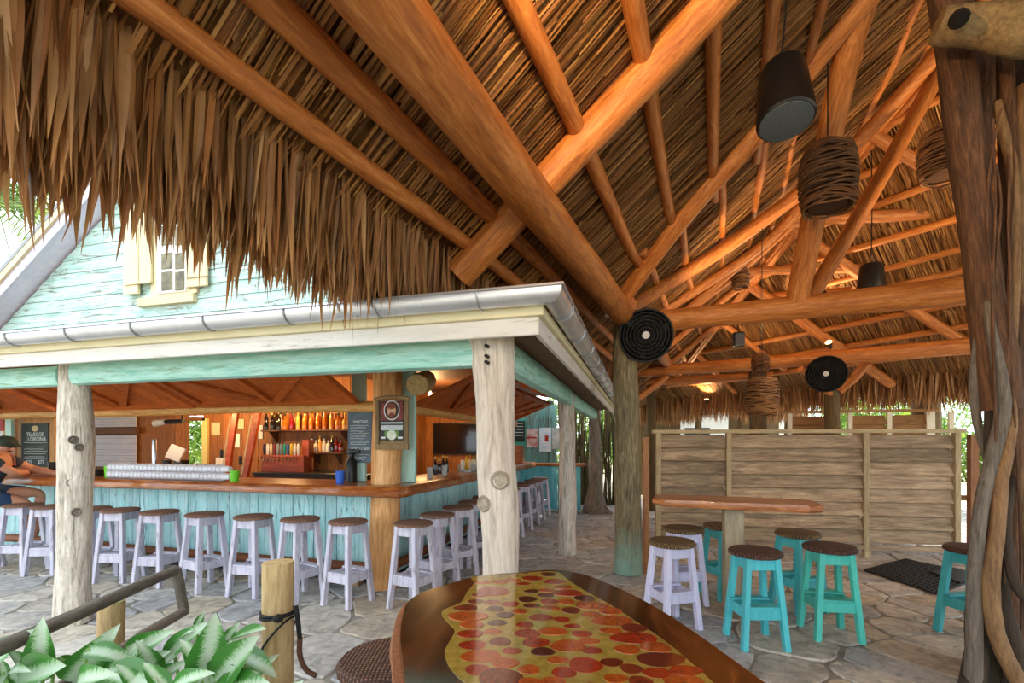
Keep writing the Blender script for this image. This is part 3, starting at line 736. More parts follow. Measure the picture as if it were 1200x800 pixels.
# --- open hatches above the bar
HW = lambda ax: wood('hatch_wood', '#8a3c14', '#d0742e', ax, 6, .5, .25, .15)
def hatch(name, label, hinge0, hinge1, out, rise):
    h0, h1 = V(hinge0), V(hinge1); root = thing(name, label, 'hatch', h0); u = (h1-h0).normalized(); L = (h1-h0).length
    o = (V(out)+V((0, 0, rise))).normalized(); nrm = u.cross(o).normalized()
    if nrm.z > 0: nrm = -nrm
    D = .85; k = 0
    x = 0
    while x < L-.01:                               # boards
        w = min(R.uniform(.16, .22), L-x)
        part(MB().beam(h0+u*(x+w/2), h0+u*(x+w/2)+o*D, w-.005, .02, up=nrm), 'hatch_board', HW('y' if abs(u.x) > .5 else 'x'), root); x += w
    for a, b in ((h0+o*.03, h1+o*.03), (h0+o*(D-.04), h1+o*(D-.04))): part(MB().beam(a+nrm*.028, b+nrm*.028, .08, .035, up=nrm), 'hatch_rail', HW('x' if abs(u.x) > .5 else 'y'), root)
    for q in (.04, L/2, L-.04): part(MB().beam(h0+u*q+nrm*.03+o*.07, h0+u*q+o*(D-.08)+nrm*.03, .08, .035, up=nrm), 'hatch_stile', HW('y'), root)
    for a, b in ((.1, L/2-.08), (L-.1, L/2+.08)): part(MB().beam(h0+u*a+nrm*.032+o*(D-.1), h0+u*b+o*.08+nrm*.032, .07, .03, up=nrm), 'hatch_brace', HW('x'), root)
    return root
hy, hz = 4.42, 1.95
hatch('bar_hatch', 'propped-up braced wooden hatch next to the orange corner post, facing the front', (-5.0, hy, hz), (-2.9, hy, hz), (0, -1, 0), .42)
hatch('bar_hatch', 'propped-up braced wooden hatch in the middle above the cup stacks', (-7.3, hy, hz), (-5.1, hy, hz), (0, -1, 0), .42)
hatch('bar_hatch', 'propped-up braced wooden hatch over the seated person and the chalkboard', (-9.6, hy, hz), (-7.4, hy, hz), (0, -1, 0), .42)
hatch('bar_hatch', 'propped-up wooden hatch on the side of the bar facing the hut', (-2.5, 4.95, hz), (-2.5, 7.0, hz), (1, 0, 0), .42)
hatch('bar_hatch', 'farther propped-up wooden hatch on the side of the bar facing the hut', (-2.5, 7.1, hz), (-2.5, 9.2, hz), (1, 0, 0), .42)
GOLD = wood('golden_log', '#a8702a', '#f0c070', 'z', 8, .5, .4)
o = pole('lintel_log', [(-9.8, 4.52, 1.885), (-2.75, 4.52, 1.885)], .06, .06, GOLD, None, wob=.01); tag(o, 'golden peeled log lintel under the hatches facing the front', 'log beam', kind='structure')
o = pole('lintel_log', [(-2.55, 4.6, 1.885), (-2.55, 9.6, 1.885)], .065, .06, GOLD, None, wob=.01); tag(o, 'golden peeled log lintel along the side of the bar', 'log beam', kind='structure')
o = pole('log_stub', [(-3.15, 4.3, 2.3), (-2.75, 3.9, 2.25)], .07, .07, wood('stub', '#b09a70', '#e0cfa8', 'z'), None); tag(o, 'pale cut log end poking out beside the propped hatch', 'log')
o = pole('log_stub', [at(500, 445, 5.3), at(489, 451, 4.75)], .115, .11, wood('stub2', '#8a6f40', '#cdb27a', 'z'), None); tag(o, 'round sawn log end showing beside the orange corner post', 'log')
# aqua uprights beside the corner post
for px, Y, w, lab in ((421, 4.62, .17, 'aqua painted upright board carrying the tall chalk menu'), (479, 4.60, .16, 'aqua painted upright board beside the poster on the hut side')):
    q = ony(px, 520, Y); rt = thing('upright_board', lab, 'board', (q.x, q.y, 1.07))
    part(MB().box((q.x, q.y, 1.81), (w, .05, 1.476)), 'plank', painted('aqua_upright', '#a9d8cf', '#bfe3d6', '#c7c79a', 'z', .36), rt, bevel=.004)
q = ony(12, 520, 4.9); rt = thing('upright_board', 'aqua painted upright board behind the person in the cap', 'board', (q.x, q.y, .98))
part(MB().box((q.x, q.y, 1.5), (.13, .05, 1.0)), 'plank', painted('aqua_upright', '#a9d8cf', '#bfe3d6', '#c7c79a', 'z', .36), rt)
# ================================================================== inside the bar
CZ = 1.07
YB = 6.6
WB = lambda: wood('wall_board', '#6e3c14', '#b87634', 'z', 7, .6, .35, .22)
wb = thing('wall_back', 'warm brown vertical board wall behind the bar', 'wall', kind='structure')
ox0, ox1 = ony(221, 520, YB).x, ony(239, 520, YB).x
x = -13.4
while x < -4.4:
    w = R.uniform(.15, .24); x1 = min(x+w, -4.4)
    if x < ox0 < x1: x1 = ox0
    if ox0-.01 <= x < ox1-.01:
        x1 = min(x1, ox1)
        for z0_, z1_ in ((0, .95), (1.97, 2.56)): part(MB().box(((x+x1)/2, YB, (z0_+z1_)/2), (x1-x-.006, .03, z1_-z0_)), 'wall_board', WB(), wb)
    else: part(MB().box(((x+x1)/2, YB+R.uniform(0, .006), 1.28), (x1-x-.006, .03, 2.55)), 'wall_board', WB(), wb)
    x = x1
tag(MB().box((-13.4, 5.5, 1.28), (.05, 2.3, 2.55)).build('wall_left', WB()), 'board wall closing the bar at its far end', 'wall', kind='structure')
wr = thing('wall_tv', 'brown vertical board wall carrying the television', 'wall', kind='structure')
x = -4.4
while x < -2.88:
    x1 = min(x+R.uniform(.15, .22), -2.88); part(MB().box(((x+x1)/2, 9.2, 1.28), (x1-x-.006, .03, 2.55)), 'wall_board', WB(), wr); x = x1
y = YB
while y < 9.2:
    y1 = min(y+R.uniform(.15, .22), 9.2); part(MB().box((-4.4, (y+y1)/2, 1.28), (.03, y1-y-.006, 2.55)), 'wall_board', WB(), wr); y = y1
def rect(px0, py0, px1, py1, Y, th, name, mat, parent, bev=.003):
    a = ony(px0, (py0+py1)/2, Y); b = ony(px1, (py0+py1)/2, Y); zt = ony((px0+px1)/2, py0, Y).z; zb_ = ony((px0+px1)/2, py1, Y).z
    return board(((a.x+b.x)/2, Y, (zt+zb_)/2), (abs(b.x-a.x), th, zt-zb_), name, mat, parent, bev=bev)
# window opening frame
wf = thing('window_2', 'narrow opening with pale yellow jamb looking out behind the bar', 'window', kind='structure')
rect(238, 490, 244, 552, YB-.03, .06, 'jamb', plain('yellow_jamb', '#e0cf84', .6), wf); rect(219, 489, 242, 493, YB-.03, .06, 'head', wood('window_head', '#5a3216', '#8c5a2c', 'x'), wf)
# roller shutter
rsr = thing('roller_shutter', 'white slatted roller shutter on the bar back wall', 'shutter', ony(133, 545, YB-.06))
SL = plain('shutter_white', '#dcdcea', .45, 0, '#ececf4', 4)
for k in range(11):
    y0 = 510+k*3.35; rect(106, y0, 160, y0+3.1, YB-.06, .03, 'slat', SL, rsr, .006)
for k in range(4): rect(106, 488+k*3.1, 160, 490.9+k*3.1, YB-.05, .03, 'slat', SL, rsr, .006)
rect(104, 501, 161, 508.5, YB-.09, .07, 'shutter_rail', wood('shutter_rail', '#4e3018', '#8a5c30', 'x'), rsr)
# shelves and bottles
SHELF = wood('shelf_wood', '#3e2010', '#7a4420', 'x', 7)
def shelf(px0, px1, py, lab, dep=.24):
    a, b = ony(px0, py, YB-.13), ony(px1, py, YB-.13); rt = thing('bottle_shelf', lab, 'shelf', ((a.x+b.x)/2, YB-.13, a.z))
    board(((a.x+b.x)/2, YB-.02-dep/2, a.z-.012), (b.x-a.x, dep, .025), 'shelf_plank', SHELF, rt)
    for x in (a.x+.12, b.x-.12): part(MB().add([(x-.012, YB-.02, a.z-.025), (x-.012, YB-.2, a.z-.025), (x-.012, YB-.02, a.z-.2), (x+.012, YB-.02, a.z-.025), (x+.012, YB-.2, a.z-.025), (x+.012, YB-.02, a.z-.2)], [(0, 1, 2), (5, 4, 3), (0, 3, 4, 1), (1, 4, 5, 2), (2, 5, 3, 0)]), 'shelf_bracket', SHELF, rt)
    return a, b
a1, b1 = shelf(312, 410, 504, 'long dark shelf crowded with amber liquor bottles')
a2, b2 = shelf(362, 403, 529.5, 'short shelf of clear bottles below the liquor shelf')
def bottle_proto(name, label, prof, mat, capm, caph):
    rt = thing(name, label, 'bottle'); MB().lathe(prof, seg=12).build('glass', mat, rt, smooth=True)
    r, z = prof[-1]; MB().lathe([(r+.004, z-.012), (r+.004, z+caph), (.003, z+caph)], seg=10).build('cap', capm, rt, smooth=True)
    return rt
BLK = plain('black_plastic', '#161616', .4); GOLDC = plain('gold_cap', '#b8923c', .35, .7)
PR = [[(.036, 0), (.038, .01), (.038, .15), (.03, .185), (.014, .215), (.013, .27)], [(.042, 0), (.044, .01), (.044, .12), (.036, .15), (.013, .17), (.013, .235)], [(.033, 0), (.034, .01), (.034, .19), (.014, .235), (.013, .285)]]
GM = [plain('amber_glass', '#c8701c', .1, 0, coat=.5), plain('orange_glass', '#e8a04a', .12, 0, coat=.5), plain('pale_glass', '#e8dcc0', .1, 0, coat=.5), plain('dark_glass', '#221c18', .1, 0, coat=.5), plain('red_glass', '#8c2016', .1, 0, coat=.5), plain('green_glass', '#3c7a3a', .1, 0, coat=.5)]
GN = ['amber', 'orange', 'pale', 'dark', 'red', 'green']
protos = {}
def put_bottle(p, gi, pi, label, group, sc=1.0):
    k = (gi, pi)
    if k not in protos: o = bottle_proto('liquor_bottle', label, PR[pi], GM[gi], GOLDC if gi % 2 else BLK, .02); protos[k] = o
    else: o = copy_tree(protos[k])
    o.location = p; o['label'] = label; o['group'] = group; o.scale = (sc, sc, sc); WL[o.name] = V(p)
rbm = random.Random(9); n = 25
for k in range(n):
    x = lerp(a1.x+.05, b1.x-.05, k/(n-1)); gi = rbm.choice([3, 3, 2]) if k < 5 else rbm.choice([0, 1, 1, 0, 2, 4, 0])
    put_bottle((x, YB-(.075 if k % 2 else .185), a1.z+.001), gi, rbm.randrange(3), ('%s liquor bottle on the long shelf, %s from the fishing rod end' % (GN[gi], ORD[k]) if k < 12 else '%s liquor bottle on the long shelf, %s from the chalk menu end' % (GN[gi], ORD[24-k])), 'liquor bottles on the long shelf')
for k in range(8):
    x = lerp(a2.x+.06, b2.x-.06, k/7); gi = [2, 2, 1, 2, 2, 3, 4, 4][k]
    put_bottle((x, YB-.13, a2.z+.001), gi, k % 3, '%s bottle on the short shelf, %s from its tap-side end' % (GN[gi], ORD[k]), 'bottles on the short shelf', .85)
# draught tap box with handles
q0, q1 = ony(312, 548, YB-.35), ony(361, 548, YB-.35)
bb = thing('back_counter', 'dark low back counter under the liquor shelves', 'counter', ((q0.x+q1.x)/2, YB-.4, 0))
board(((q0.x+b1.x)/2+.3, YB-.33, .5), (b1.x-q0.x+.6, .55, 1.0), 'counter_body', wood('counter_dark', '#2a1c12', '#4e3422', 'x'), bb); board(((q0.x+b1.x)/2+.3, YB-.33, 1.02), (b1.x-q0.x+.62, .6, .04), 'counter_top', plain('dark_top', '#2c2826', .3), bb)
tb = thing('tap_tower', 'red wooden beer tap box with a row of coloured tap handles', 'beer tap', ((q0.x+q1.x)/2, YB-.35, 1.04))
RW = wood('red_wood', '#7a2e10', '#b8501f', 'x', 6, .4)
zt = ony(336, 533, YB-.35).z
board(((q0.x+q1.x)/2, YB-.35, (1.04+zt)/2), (q1.x-q0.x, .2, zt-1.04), 'tap_box', RW, tb); board((q1.x-.04, YB-.3, zt+.1), (.12, .12, .28), 'tap_pillar', RW, tb)
HC = ['#1c1830', '#e8e4da', '#d8c8a0', '#7a2a1c', '#8a9098', '#6e7a80', '#1e8a7a', '#2a5a9a', '#d0b03a', '#f0ece4', '#e8e0d0']
for k in range(11):
    x = lerp(q0.x+.03, q1.x-.12, k/10)
    hdl = part(MB().lathe([(.012, 0), (.02, .04), (.024, .12), (.016, .17), (.004, .18)], (x, YB-.42, zt+.0), 10), 'tap_handle', plain('tap_%d' % k, HC[k], .4), tb, smooth=True); part(MB().tube([(x, YB-.45, zt-.03), (x, YB-.52, zt-.05), (x, YB-.53, zt-.10)], .012, 8), 'spout', plain('chrome', '#c8c8cc', .15, 1), hdl, smooth=True)
# papers, rods, slanted posts and a screen
PAP = plain('paper', '#d8c8a0', .8, 0, '#c2ae84', 14); PAPW = plain('paper_white', '#e6e2da', .8)
for (r_, m_, lab) in (((248, 495, 258, 510), PAP, 'tan paper notice beside the yellow window jamb'), ((279, 491, 286, 502), PAP, 'small brown notice pinned between the slanted posts'), ((275, 508, 281, 524), PAPW, 'white paper strip hung low between the slanted posts'), ((303, 498, 308, 514), PAPW, 'white sheet pinned left of the liquor shelf'), ((253, 536, 264, 548), PAPW, 'white switch plate low on the wall beside the window')):
    tag(rect(*r_, YB-.022, .008, 'paper_notice', m_, None, 0), lab, 'notice', 'papers on the bar back wall')
for (p0, p1, lab) in (((261, 548), (270, 487), 'pale fishing rod leaning nearer the yellow window jamb'), ((283, 556), (295, 487), 'pale fishing rod leaning nearer the tap box')):
    a, b = ony(*p0, 5.8), ony(*p1, 5.95); rt = thing('fishing_rod', lab, 'fishing rod', a, 'fishing rods behind the bar'); MB().tube([a, lerp(a, b, .5), b], [.012, .01, .006], 8).build('rod', plain('rod_pale', '#c8b898', .4), rt, smooth=True)
    MB().tube([a+V((0, -.02, .15)), a+V((0, -.02, .28))], .022, 8).build('grip', BLK, rt, smooth=True)
for (p0, p1, lab) in (((265, 562), (276, 488), 'slanted reddish wood post nearer the yellow window jamb'), ((287, 562), (302, 488), 'slanted reddish wood post nearer the tap box')):
    a, b = ony(*p0, 6.05), ony(*p1, 6.15); a.z = max(a.z, .0); rt = thing('slanted_post', lab, 'post', a, 'slanted posts behind the bar'); a0 = b+(a-b)*((b.z-.945)/(b.z-a.z)); part(MB().beam(a0, b+(b-a)*.3, .09, .05, up=(0, 1, 0)), 'timber', RW, rt)
q = ony(209, 540, 5.6); rt = thing('till_screen', 'white tilted till screen behind the cup stacks', 'till', (q.x, q.y, 1.0))
part(MB().beam(q+V((-.12, 0, .02)), q+V((-.06, .06, .22)), .03, .24, up=(1, .2, -.2)), 'screen', plain('till_white', '#d8d8d8', .4), rt); part(MB().box(q+V((-.06, .1, -.12)), (.16, .12, .26)), 'stand', BLK, rt)
rt = thing('inner_counter', 'low service counter behind the bar below the window', 'counter', (-8.5, 5.9, 0)); xe = q0.x-.12; board((xe-3.3, 6.22, .45), (6.5, .6, .9), 'counter_body', wood('counter_dark', '#2a1c12', '#4e3422', 'x'), rt); board((xe-3.3, 6.22, .92), (6.55, .66, .04), 'counter_top', plain('dark_top', '#2c2826', .3), rt)
# drink mixer with lime base
q = ony(181, 548, 4.55); rt = thing('drink_mixer', 'tall steel cylinder on a lime green base behind the cup stacks', 'dispenser', (q.x, q.y, CZ))
b_ = V((q.x, q.y, CZ)); MB().lathe([(.05, 0), (.055, .01), (.05, .1), (.03, .12)], b_, 14).build('base', plain('lime', '#6fcf2c', .35), rt, smooth=True); MB().lathe([(.026, .12), (.026, .46), (.022, .47), (.003, .47)], b_, 14).build('cylinder', plain('steel', '#c9cbd0', .25, .9), rt, smooth=True)
rt = thing('black_blender', 'small black machine beside the lime green dispenser', 'blender', (q.x+.14, q.y+.05, CZ)); b_ = V((q.x+.14, q.y+.05, CZ))
MB().lathe([(.06, 0), (.06, .08), (.045, .1), (.05, .2), (.04, .21), (.003, .21)], b_, 14).build('body', BLK, rt, smooth=True); part(MB().box(b_+V((0, -.055, .1)), (.025, .02, .08)), 'dial', plain('white_p', '#eeeeee', .4), rt)
q = ony(190, 496, 4.8); rt = thing('clip_lamp', 'dark clip lamp with pale head under the lintel log', 'lamp', q+V((0, 0, .1)))
MB().tube([q+V((-.1, -.02, 0)), q+V((.06, 0, .02))], [.05, .035], 10).build('head', plain('pale_head', '#cfc8b4', .4), rt, smooth=True); MB().tube([q+V((.06, 0, .02)), q+V((.3, .05, .03))], .03, 8).build('arm', BLK, rt, smooth=True); MB().tube([q+V((.28, .05, .03)), V((q.x+.28, q.y+.05, 2.562))], .012, 8).build('stem', BLK, rt, smooth=True)
# chalkboard with tequila notice
q = ony(41, 522, 5.0); rt = thing('chalkboard', 'black chalkboard in a gold wood frame beside the pale driftwood post', 'chalkboard', q)
FR = wood('gold_frame', '#8a5a28', '#d0a05c', 'z', 7)
a, b = ony(19, 522, 5.0), ony(62, 522, 5.0); zt_, zb_ = ony(41, 488, 5.0).z, ony(41, 556, 5.0).z
board(((a.x+b.x)/2, 5.03, (zt_+zb_)/2), (b.x-a.x, .03, zt_-zb_), 'frame', FR, rt)
rect(25.5, 496, 57, 547, 5.005, .012, 'slate', plain('slate', '#15201e', .6, 0, '#22302d', 12), rt)
CH = plain('chalk', '#dfe9e4', .8); CHG = plain('chalk_tan', '#c9b88a', .8)
ROT = (PI/2, 0, 0)
sgnm = q; ys = 4.996
def stx(s, px, py, size, mat=CH, parent=rt, Y=ys): return text(s, 'lettering', size, ony(px, py, Y), ROT, mat, parent)
stx('TEARS OF', 41, 509, .085); stx('LLORONA', 42, 514.5, .095)
stx('$25', 34, 541.5, .085); stx('$77', 48, 541.5, .085)
def scrawl(px0, px1, py, Y, parent, mat=CH, amp=.004, r=.003):      # a line of writing too small to read
    a, b = ony(px0, py, Y), ony(px1, py, Y); n = 26
    pts = [lerp(a, b, i/n)+V((0, 0, R.uniform(-amp, amp))) for i in range(n+1)]
    return MB().tube(pts, r, 4).build('chalk_line', mat, parent)
for k, py in enumerate((518.5, 523.5, 526, 528.5, 531.5, 535, 537.2)): scrawl(28+k % 2, 55-(k % 3)*2, py, ys, rt)
part(MB().lathe([(.075, -.004), (.07, .004), (.002, .004)], (0, 0, 0), 18), 'emblem', CHG, rt)
e = [c for c in rt.children if c.name.startswith('emblem')][0]; e.location = ony(41, 502, ys)-q; e.rotation_euler = (PI/2, 0, 0); e.scale = (1, .62, 1)
# framed picture further left, only its edge in view
rt = thing('framed_poster', 'wood framed red and white poster cut off at the picture edge by the cap', 'poster', ony(-6, 520, 5.2)); rect(-14, 484, 7, 556, 5.23, .03, 'frame', FR, rt); rect(-11, 490, 4.5, 505, 5.21, .01, 'print_red', plain('print_red', '#a82a1c', .6), rt); rect(-11, 505, 4.5, 520, 5.21, .01, 'print_white', plain('print_white', '#d8dcd8', .6), rt)
# tall chalk menu by the corner
Ym = 4.575; rt = thing('chalk_menu', 'blue-grey chalk menu board hung beside the orange corner post', 'menu board', ony(422, 510, Ym))
a, b = ony(408, 510, Ym), ony(436.5, 510, Ym); zt_, zb_ = ony(422, 478, Ym).z, ony(422, 542, Ym).z
board(((a.x+b.x)/2, Ym, (zt_+zb_)/2), (b.x-a.x, .02, zt_-zb_), 'slate', plain('blue_slate', '#4a5a66', .7, 0, '#64757f', 9), rt)
for (t_, py, sz) in (('MARTINIS', 494, .042), ('BOTTLE BEER', 525.5, .04)): text(t_, 'lettering', sz, ony(422.5, py, Ym-.0125), ROT, CH, rt)
for k, py in enumerate((498.5, 501, 505, 507.5, 511, 513.5, 518, 520.5, 530, 532.5, 535.5, 538)): scrawl(410.5, 432-(k % 3)*3, py, Ym-.012, rt, amp=.005, r=.0025)
MB().lathe([(.055, 0), (.05, .004), (.002, .004)], seg=18).build('emblem', plain('emblem_tan', '#b8a888', .7, 0, '#5f8a5c', 30), rt); e = rt.children[-1]
for c in rt.children:
    if c.name.startswith('emblem'): c.location = ony(422, 485, Ym-.01)-WL[rt.name]; c.rotation_euler = (PI/2, 0, 0)
# framed poster on the post
Yp = 4.215; rt = thing('framed_poster', 'weathered wood framed portrait poster hung on the orange corner post', 'poster', ony(459, 495, Yp))
RUST = wood('weathered_frame', '#6a5034', '#a88a5e', 'z', 8, .8)
rect(440.5, 470, 478.5, 526, Yp+.012, .02, 'backboard', RUST, rt)
pf = rt; rt = rect(445, 470, 473, 516, Yp-.003, .006, 'print', plain('print_black', '#1a1a18', .5), rt)
rect(446, 471, 472.5, 492.5, Yp-.008, .004, 'print_red', plain('print_red2', '#a03428', .5, 0, '#2a1a18', 30), rt)
rect(446.5, 494.5, 472, 496.2, Yp-.008, .004, 'print_line', plain('print_white', '#d8dcd8', .6), rt); rect(446.5, 498, 472, 504, Yp-.008, .004, 'print_line', plain('print_grey', '#8f9698', .6, 0, '#e4e8e8', 60), rt)
rect(446.5, 511.5, 451.5, 514, Yp-.008, .004, 'print_label', plain('print_white', '#d8dcd8', .6), rt); rect(466, 511.5, 472, 514, Yp-.008, .004, 'print_label', plain('print_white', '#d8dcd8', .6), rt)
def disc(px, py, rw, rh, Y, name, mat, parent, th=.004):
    mb = MB().lathe([(1, 0), (.98, th), (.01, th)], seg=20); c = ony(px, py, Y)
    mb.v = [c+V((p.x*rw, -p.z, p.y*rh)) for p in mb.v]; return mb.build(name, mat, parent, o=c)
disc(459, 480.5, .088, .1, Yp-.010, 'print_ring', plain('print_white', '#d8dcd8', .6), rt); disc(459, 480.5, .077, .088, Yp-.0145, 'print_field', plain('print_dark', '#3a2a28', .6), rt)
disc(459, 481, .048, .066, Yp-.019, 'print_face', plain('print_skin', '#e0b090', .6, 0, '#b87a5c', 26), rt); disc(459, 475.5, .05, .03, Yp-.0235, 'print_hair', plain('print_hair', '#7a3a20', .6), rt); disc(459, 486.5, .03, .03, Yp-.0235, 'print_beard', plain('print_hair', '#7a3a20', .6), rt)
disc(459, 509.5, .052, .05, Yp-.010, 'print_emblem', plain('print_emb', '#b8c4a0', .6, 0, '#e8ece4', 20), rt); disc(465, 508, .022, .04, Yp-.006, 'print_leaf', plain('print_leaf', '#5f8a3c', .6), rt); disc(453, 508, .022, .04, Yp-.006, 'print_leaf', plain('print_leaf', '#5f8a3c', .6), rt)
rt = pf; a, b = ony(439, 520, Yp-.0), ony(480, 520, Yp-.0)
zt_ = ony(459, 467.5, Yp).z; rt_b = [V((lerp(a.x, b.x, i/10), Yp-.0, zt_+.022*math.sin(PI*i/10))) for i in range(11)]
part(MB().tube(rt_b, .018, 8), 'frame_top', RUST, rt, smooth=True); rect(440, 520, 479, 526.5, Yp-.005, .03, 'frame_sill', RUST, rt)
for x0, x1 in ((440.5, 444.5), (473.5, 478.5)): rect(x0, 468, x1, 522, Yp-.003, .02, 'frame_side', RUST, rt)
# --- things on the countertop
cupm = plain('clear_plastic', '#e4e6ee', .2)
cp0 = MB().lathe([(.030, 0), (.041, .1), (.041, .102), (.05, .104), (.05, .112), (.043, .112), (.029, .006), (.002, .005)], seg=12).build('plastic_cup', cupm, None, smooth=True)
tag(cp0, '', 'cup', 'nested clear plastic cups lying in rows on the bar')
first = True
for row, (yy, zz) in enumerate(((4.20, .048), (4.30, .048), (4.25, .131))):
    xa, xb = ony(134, 555, yy).x, ony(266, 555, yy).x; n = 30 if row < 2 else 28
    for k in range(n):
        o = cp0 if first else cp0.copy()
        if not first: COL.objects.link(o)
        first = False
        o.location = (lerp(xa, xb, k/(n-1))+.05, yy+R.uniform(-.003, .003), CZ+zz); o.rotation_euler = (0, -PI/2, 0)
        o['label'] = ['clear plastic cup in the nested row nearest the bar edge', 'clear plastic cup in the nested row behind, lying on the bar', 'clear plastic cup in the nested row lying on top of the others'][row]; o['group'] = o['label'].replace('clear plastic cup in the', 'cups of the'); WL[o.name] = o.location.copy()
def cup(name, label, cat, p, h, r, mat, group=None):
    rt = thing(name, label, cat, p, group); MB().lathe([(r*.8, 0), (r, h), (r*.93, h), (r*.72, .01), (.003, .01)], p, 16).build('vessel', mat, rt, smooth=True); return rt
q = ony(275, 560, 4.2); cup('lime_cup', 'lime green cup at the tap end of the cup rows', 'cup', V((q.x, 4.2, CZ)), .12, .05, plain('lime', '#6fcf2c', .35))
q = ony(127, 555, 4.3); cup('lime_cup', 'lime green cup at the driftwood post end of the cup rows', 'cup', V((q.x, 4.3, CZ)), .14, .045, plain('lime', '#6fcf2c', .35))
q = ony(114, 558, 4.35); rt = cup('black_caddy', 'low black napkin caddy beside the driftwood post', 'caddy', V((q.x, 4.35, CZ)), .09, .09, BLK)
q = ony(62, 553, 4.4); cup('black_jug', 'black jug on the bar left of the driftwood post', 'jug', V((q.x, 4.4, CZ)), .17, .055, BLK)
q = ony(402, 562, 4.35); cup('blue_cup', 'bright blue tumbler standing by the chalk menu', 'cup', V((q.x, 4.30, CZ)), .13, .05, plain('blue_cup', '#2c62c8', .3))
rt = thing('pump_bottle', 'black pump dispenser behind the blue tumbler', 'dispenser', (q.x, 4.5, CZ)); MB().lathe([(.06, 0), (.06, .22), (.03, .26), (.03, .3), (.05, .31), (.05, .35), (.003, .36)], (q.x, 4.5, CZ), 14).build('body', BLK, rt, smooth=True); part(MB().box((q.x+.06, 4.47, CZ+.33), (.12, .03, .025)), 'spout', BLK, rt)
# mixing tray and glasses seen past the poster
gl = plain('glassware', '#e4ecee', .08, 0, trans=.6, ior=1.3)
for k, (px, py, h) in enumerate(((489, 556, .13), (494, 555, .13), (499, 553, .12), (491, 552, .13))):
    q = onx(px, py, -2.62-.06*(k % 2)); 
    cup('drinking_glass', 'clear drinking glass, %s of the cluster on the bar beside the poster' % ORD[k], 'glass', V((-2.52+.1*(k % 2), 4.95+k*.22, CZ)), h, .038, gl, 'glasses beside the poster')
cup('steel_pitcher', 'tall steel shaker beside the poster post', 'pitcher', V((-2.62, 4.86, CZ)), .26, .05, plain('steel', '#c9cbd0', .25, .9))
cd0 = thing('condiment_caddy', 'clear caddy of sauce bottles on the side counter before the television', 'caddy', (-2.45, 6.6, CZ)); c0 = V((-2.45, 6.6, CZ))
part(MB().box(c0+V((0, 0, .012)), (.2, .42, .02)), 'tray', plain('tray', '#b8bcc0', .2, .5), cd0)
for sx, sy, w, h_ in ((-.1, 0, .008, .42), (.1, 0, .008, .42)): part(MB().box(c0+V((sx, sy, .06)), (w, h_, .1)), 'side', gl, cd0)
for k, (col, cc) in enumerate((('#e8e0c8', '#c03020'), ('#e8d8b0', '#d86a20'), ('#e6c040', '#e0a020'), ('#d8e0d0', '#2a8a3a'), ('#e8e4d8', '#2a9a4a'))):
    p = c0+V(((k % 2)*.09-.045, -.16+k*.08, .0235)); bt = thing('sauce_bottle', '%s capped squeeze sauce bottle in the clear caddy' % ['red', 'orange', 'yellow', 'dark green', 'bright green'][k], 'bottle', p, 'sauce bottles in the caddy')
    MB().lathe([(.03, 0), (.032, .02), (.032, .13), (.022, .15)], p, 12).build('body', plain('sauce_%d' % k, col, .4), bt, smooth=True); MB().lathe([(.022, .15), (.018, .165), (.008, .21), (.003, .21)], p, 10).build('cap', plain('scap_%d' % k, cc, .4), bt, smooth=True)
for k in range(4): put_bottle((-2.68, 5.9+k*.13, CZ), 3, k % 3, 'small dark bottle, %s of the line before the television' % ORD[k], 'dark bottles on the side counter', .8)
p = V((-2.4, 7.05, CZ)); cup('lime_cup', 'lime green cup with straw end beyond the sauce caddy', 'cup', p, .13, .045, plain('lime', '#6fcf2c', .35))
# television
rt = thing('television', 'large switched-off flat television hung on the board wall', 'television', ony(541, 513, 9.1)); rect(508, 495.5, 572, 532, 9.13, .05, 'housing', BLK, rt); rect(509.5, 497, 570.5, 530.5, 9.10, .012, 'screen', plain('tv_screen', '#08090a', .12, 0, coat=.5), rt)
# ================================================================== far counter with posters
fc = thing('far_counter', 'far counter with bright turquoise plank front and brown top', 'counter', (-1.9, 10.4, 0)); YF = 10.3
xa, xb = ony(606, 570, YF).x, ony(681, 570, YF).x; x = xa
while x < xb-.02:
    x1 = min(x+R.uniform(.13, .2), xb); part(MB().box(((x+x1)/2, YF, .5), (x1-x-.008, .03, .95)), 'plank', painted('bright_turq', '#56c6d8', '#86dcea', '#2a4a50', 'z', .36, 5), fc, bevel=.004); x = x1
board(((xa+xb)/2, YF+.2, 1.0), (xb-xa+.1, .6, .05), 'counter_top', wood('far_top', '#7a4018', '#b87034', 'x'), fc)
fw_ = thing('wall_far', 'faded aqua plank wall with posters behind the far counter', 'wall', kind='structure'); part(MB().box((-2.72, 11.24, 1.25), (1.4, .03, 2.5)), 'wall_sheathing', plain('sheathing', '#3a3d3a', .9), fw_); x = -3.4  # dark backing sheet added so no light shows through the board gaps
while x < -2.1:
    x1 = x+R.uniform(.2, .3); part(MB().box(((x+x1)/2, 11.2, 1.2), (x1-x-.012, .03, 2.4)), 'wall_board', painted('far_wall', '#4f8486', '#6e9a94', '#54503e', 'z', .45, 5), fw_); x = x1
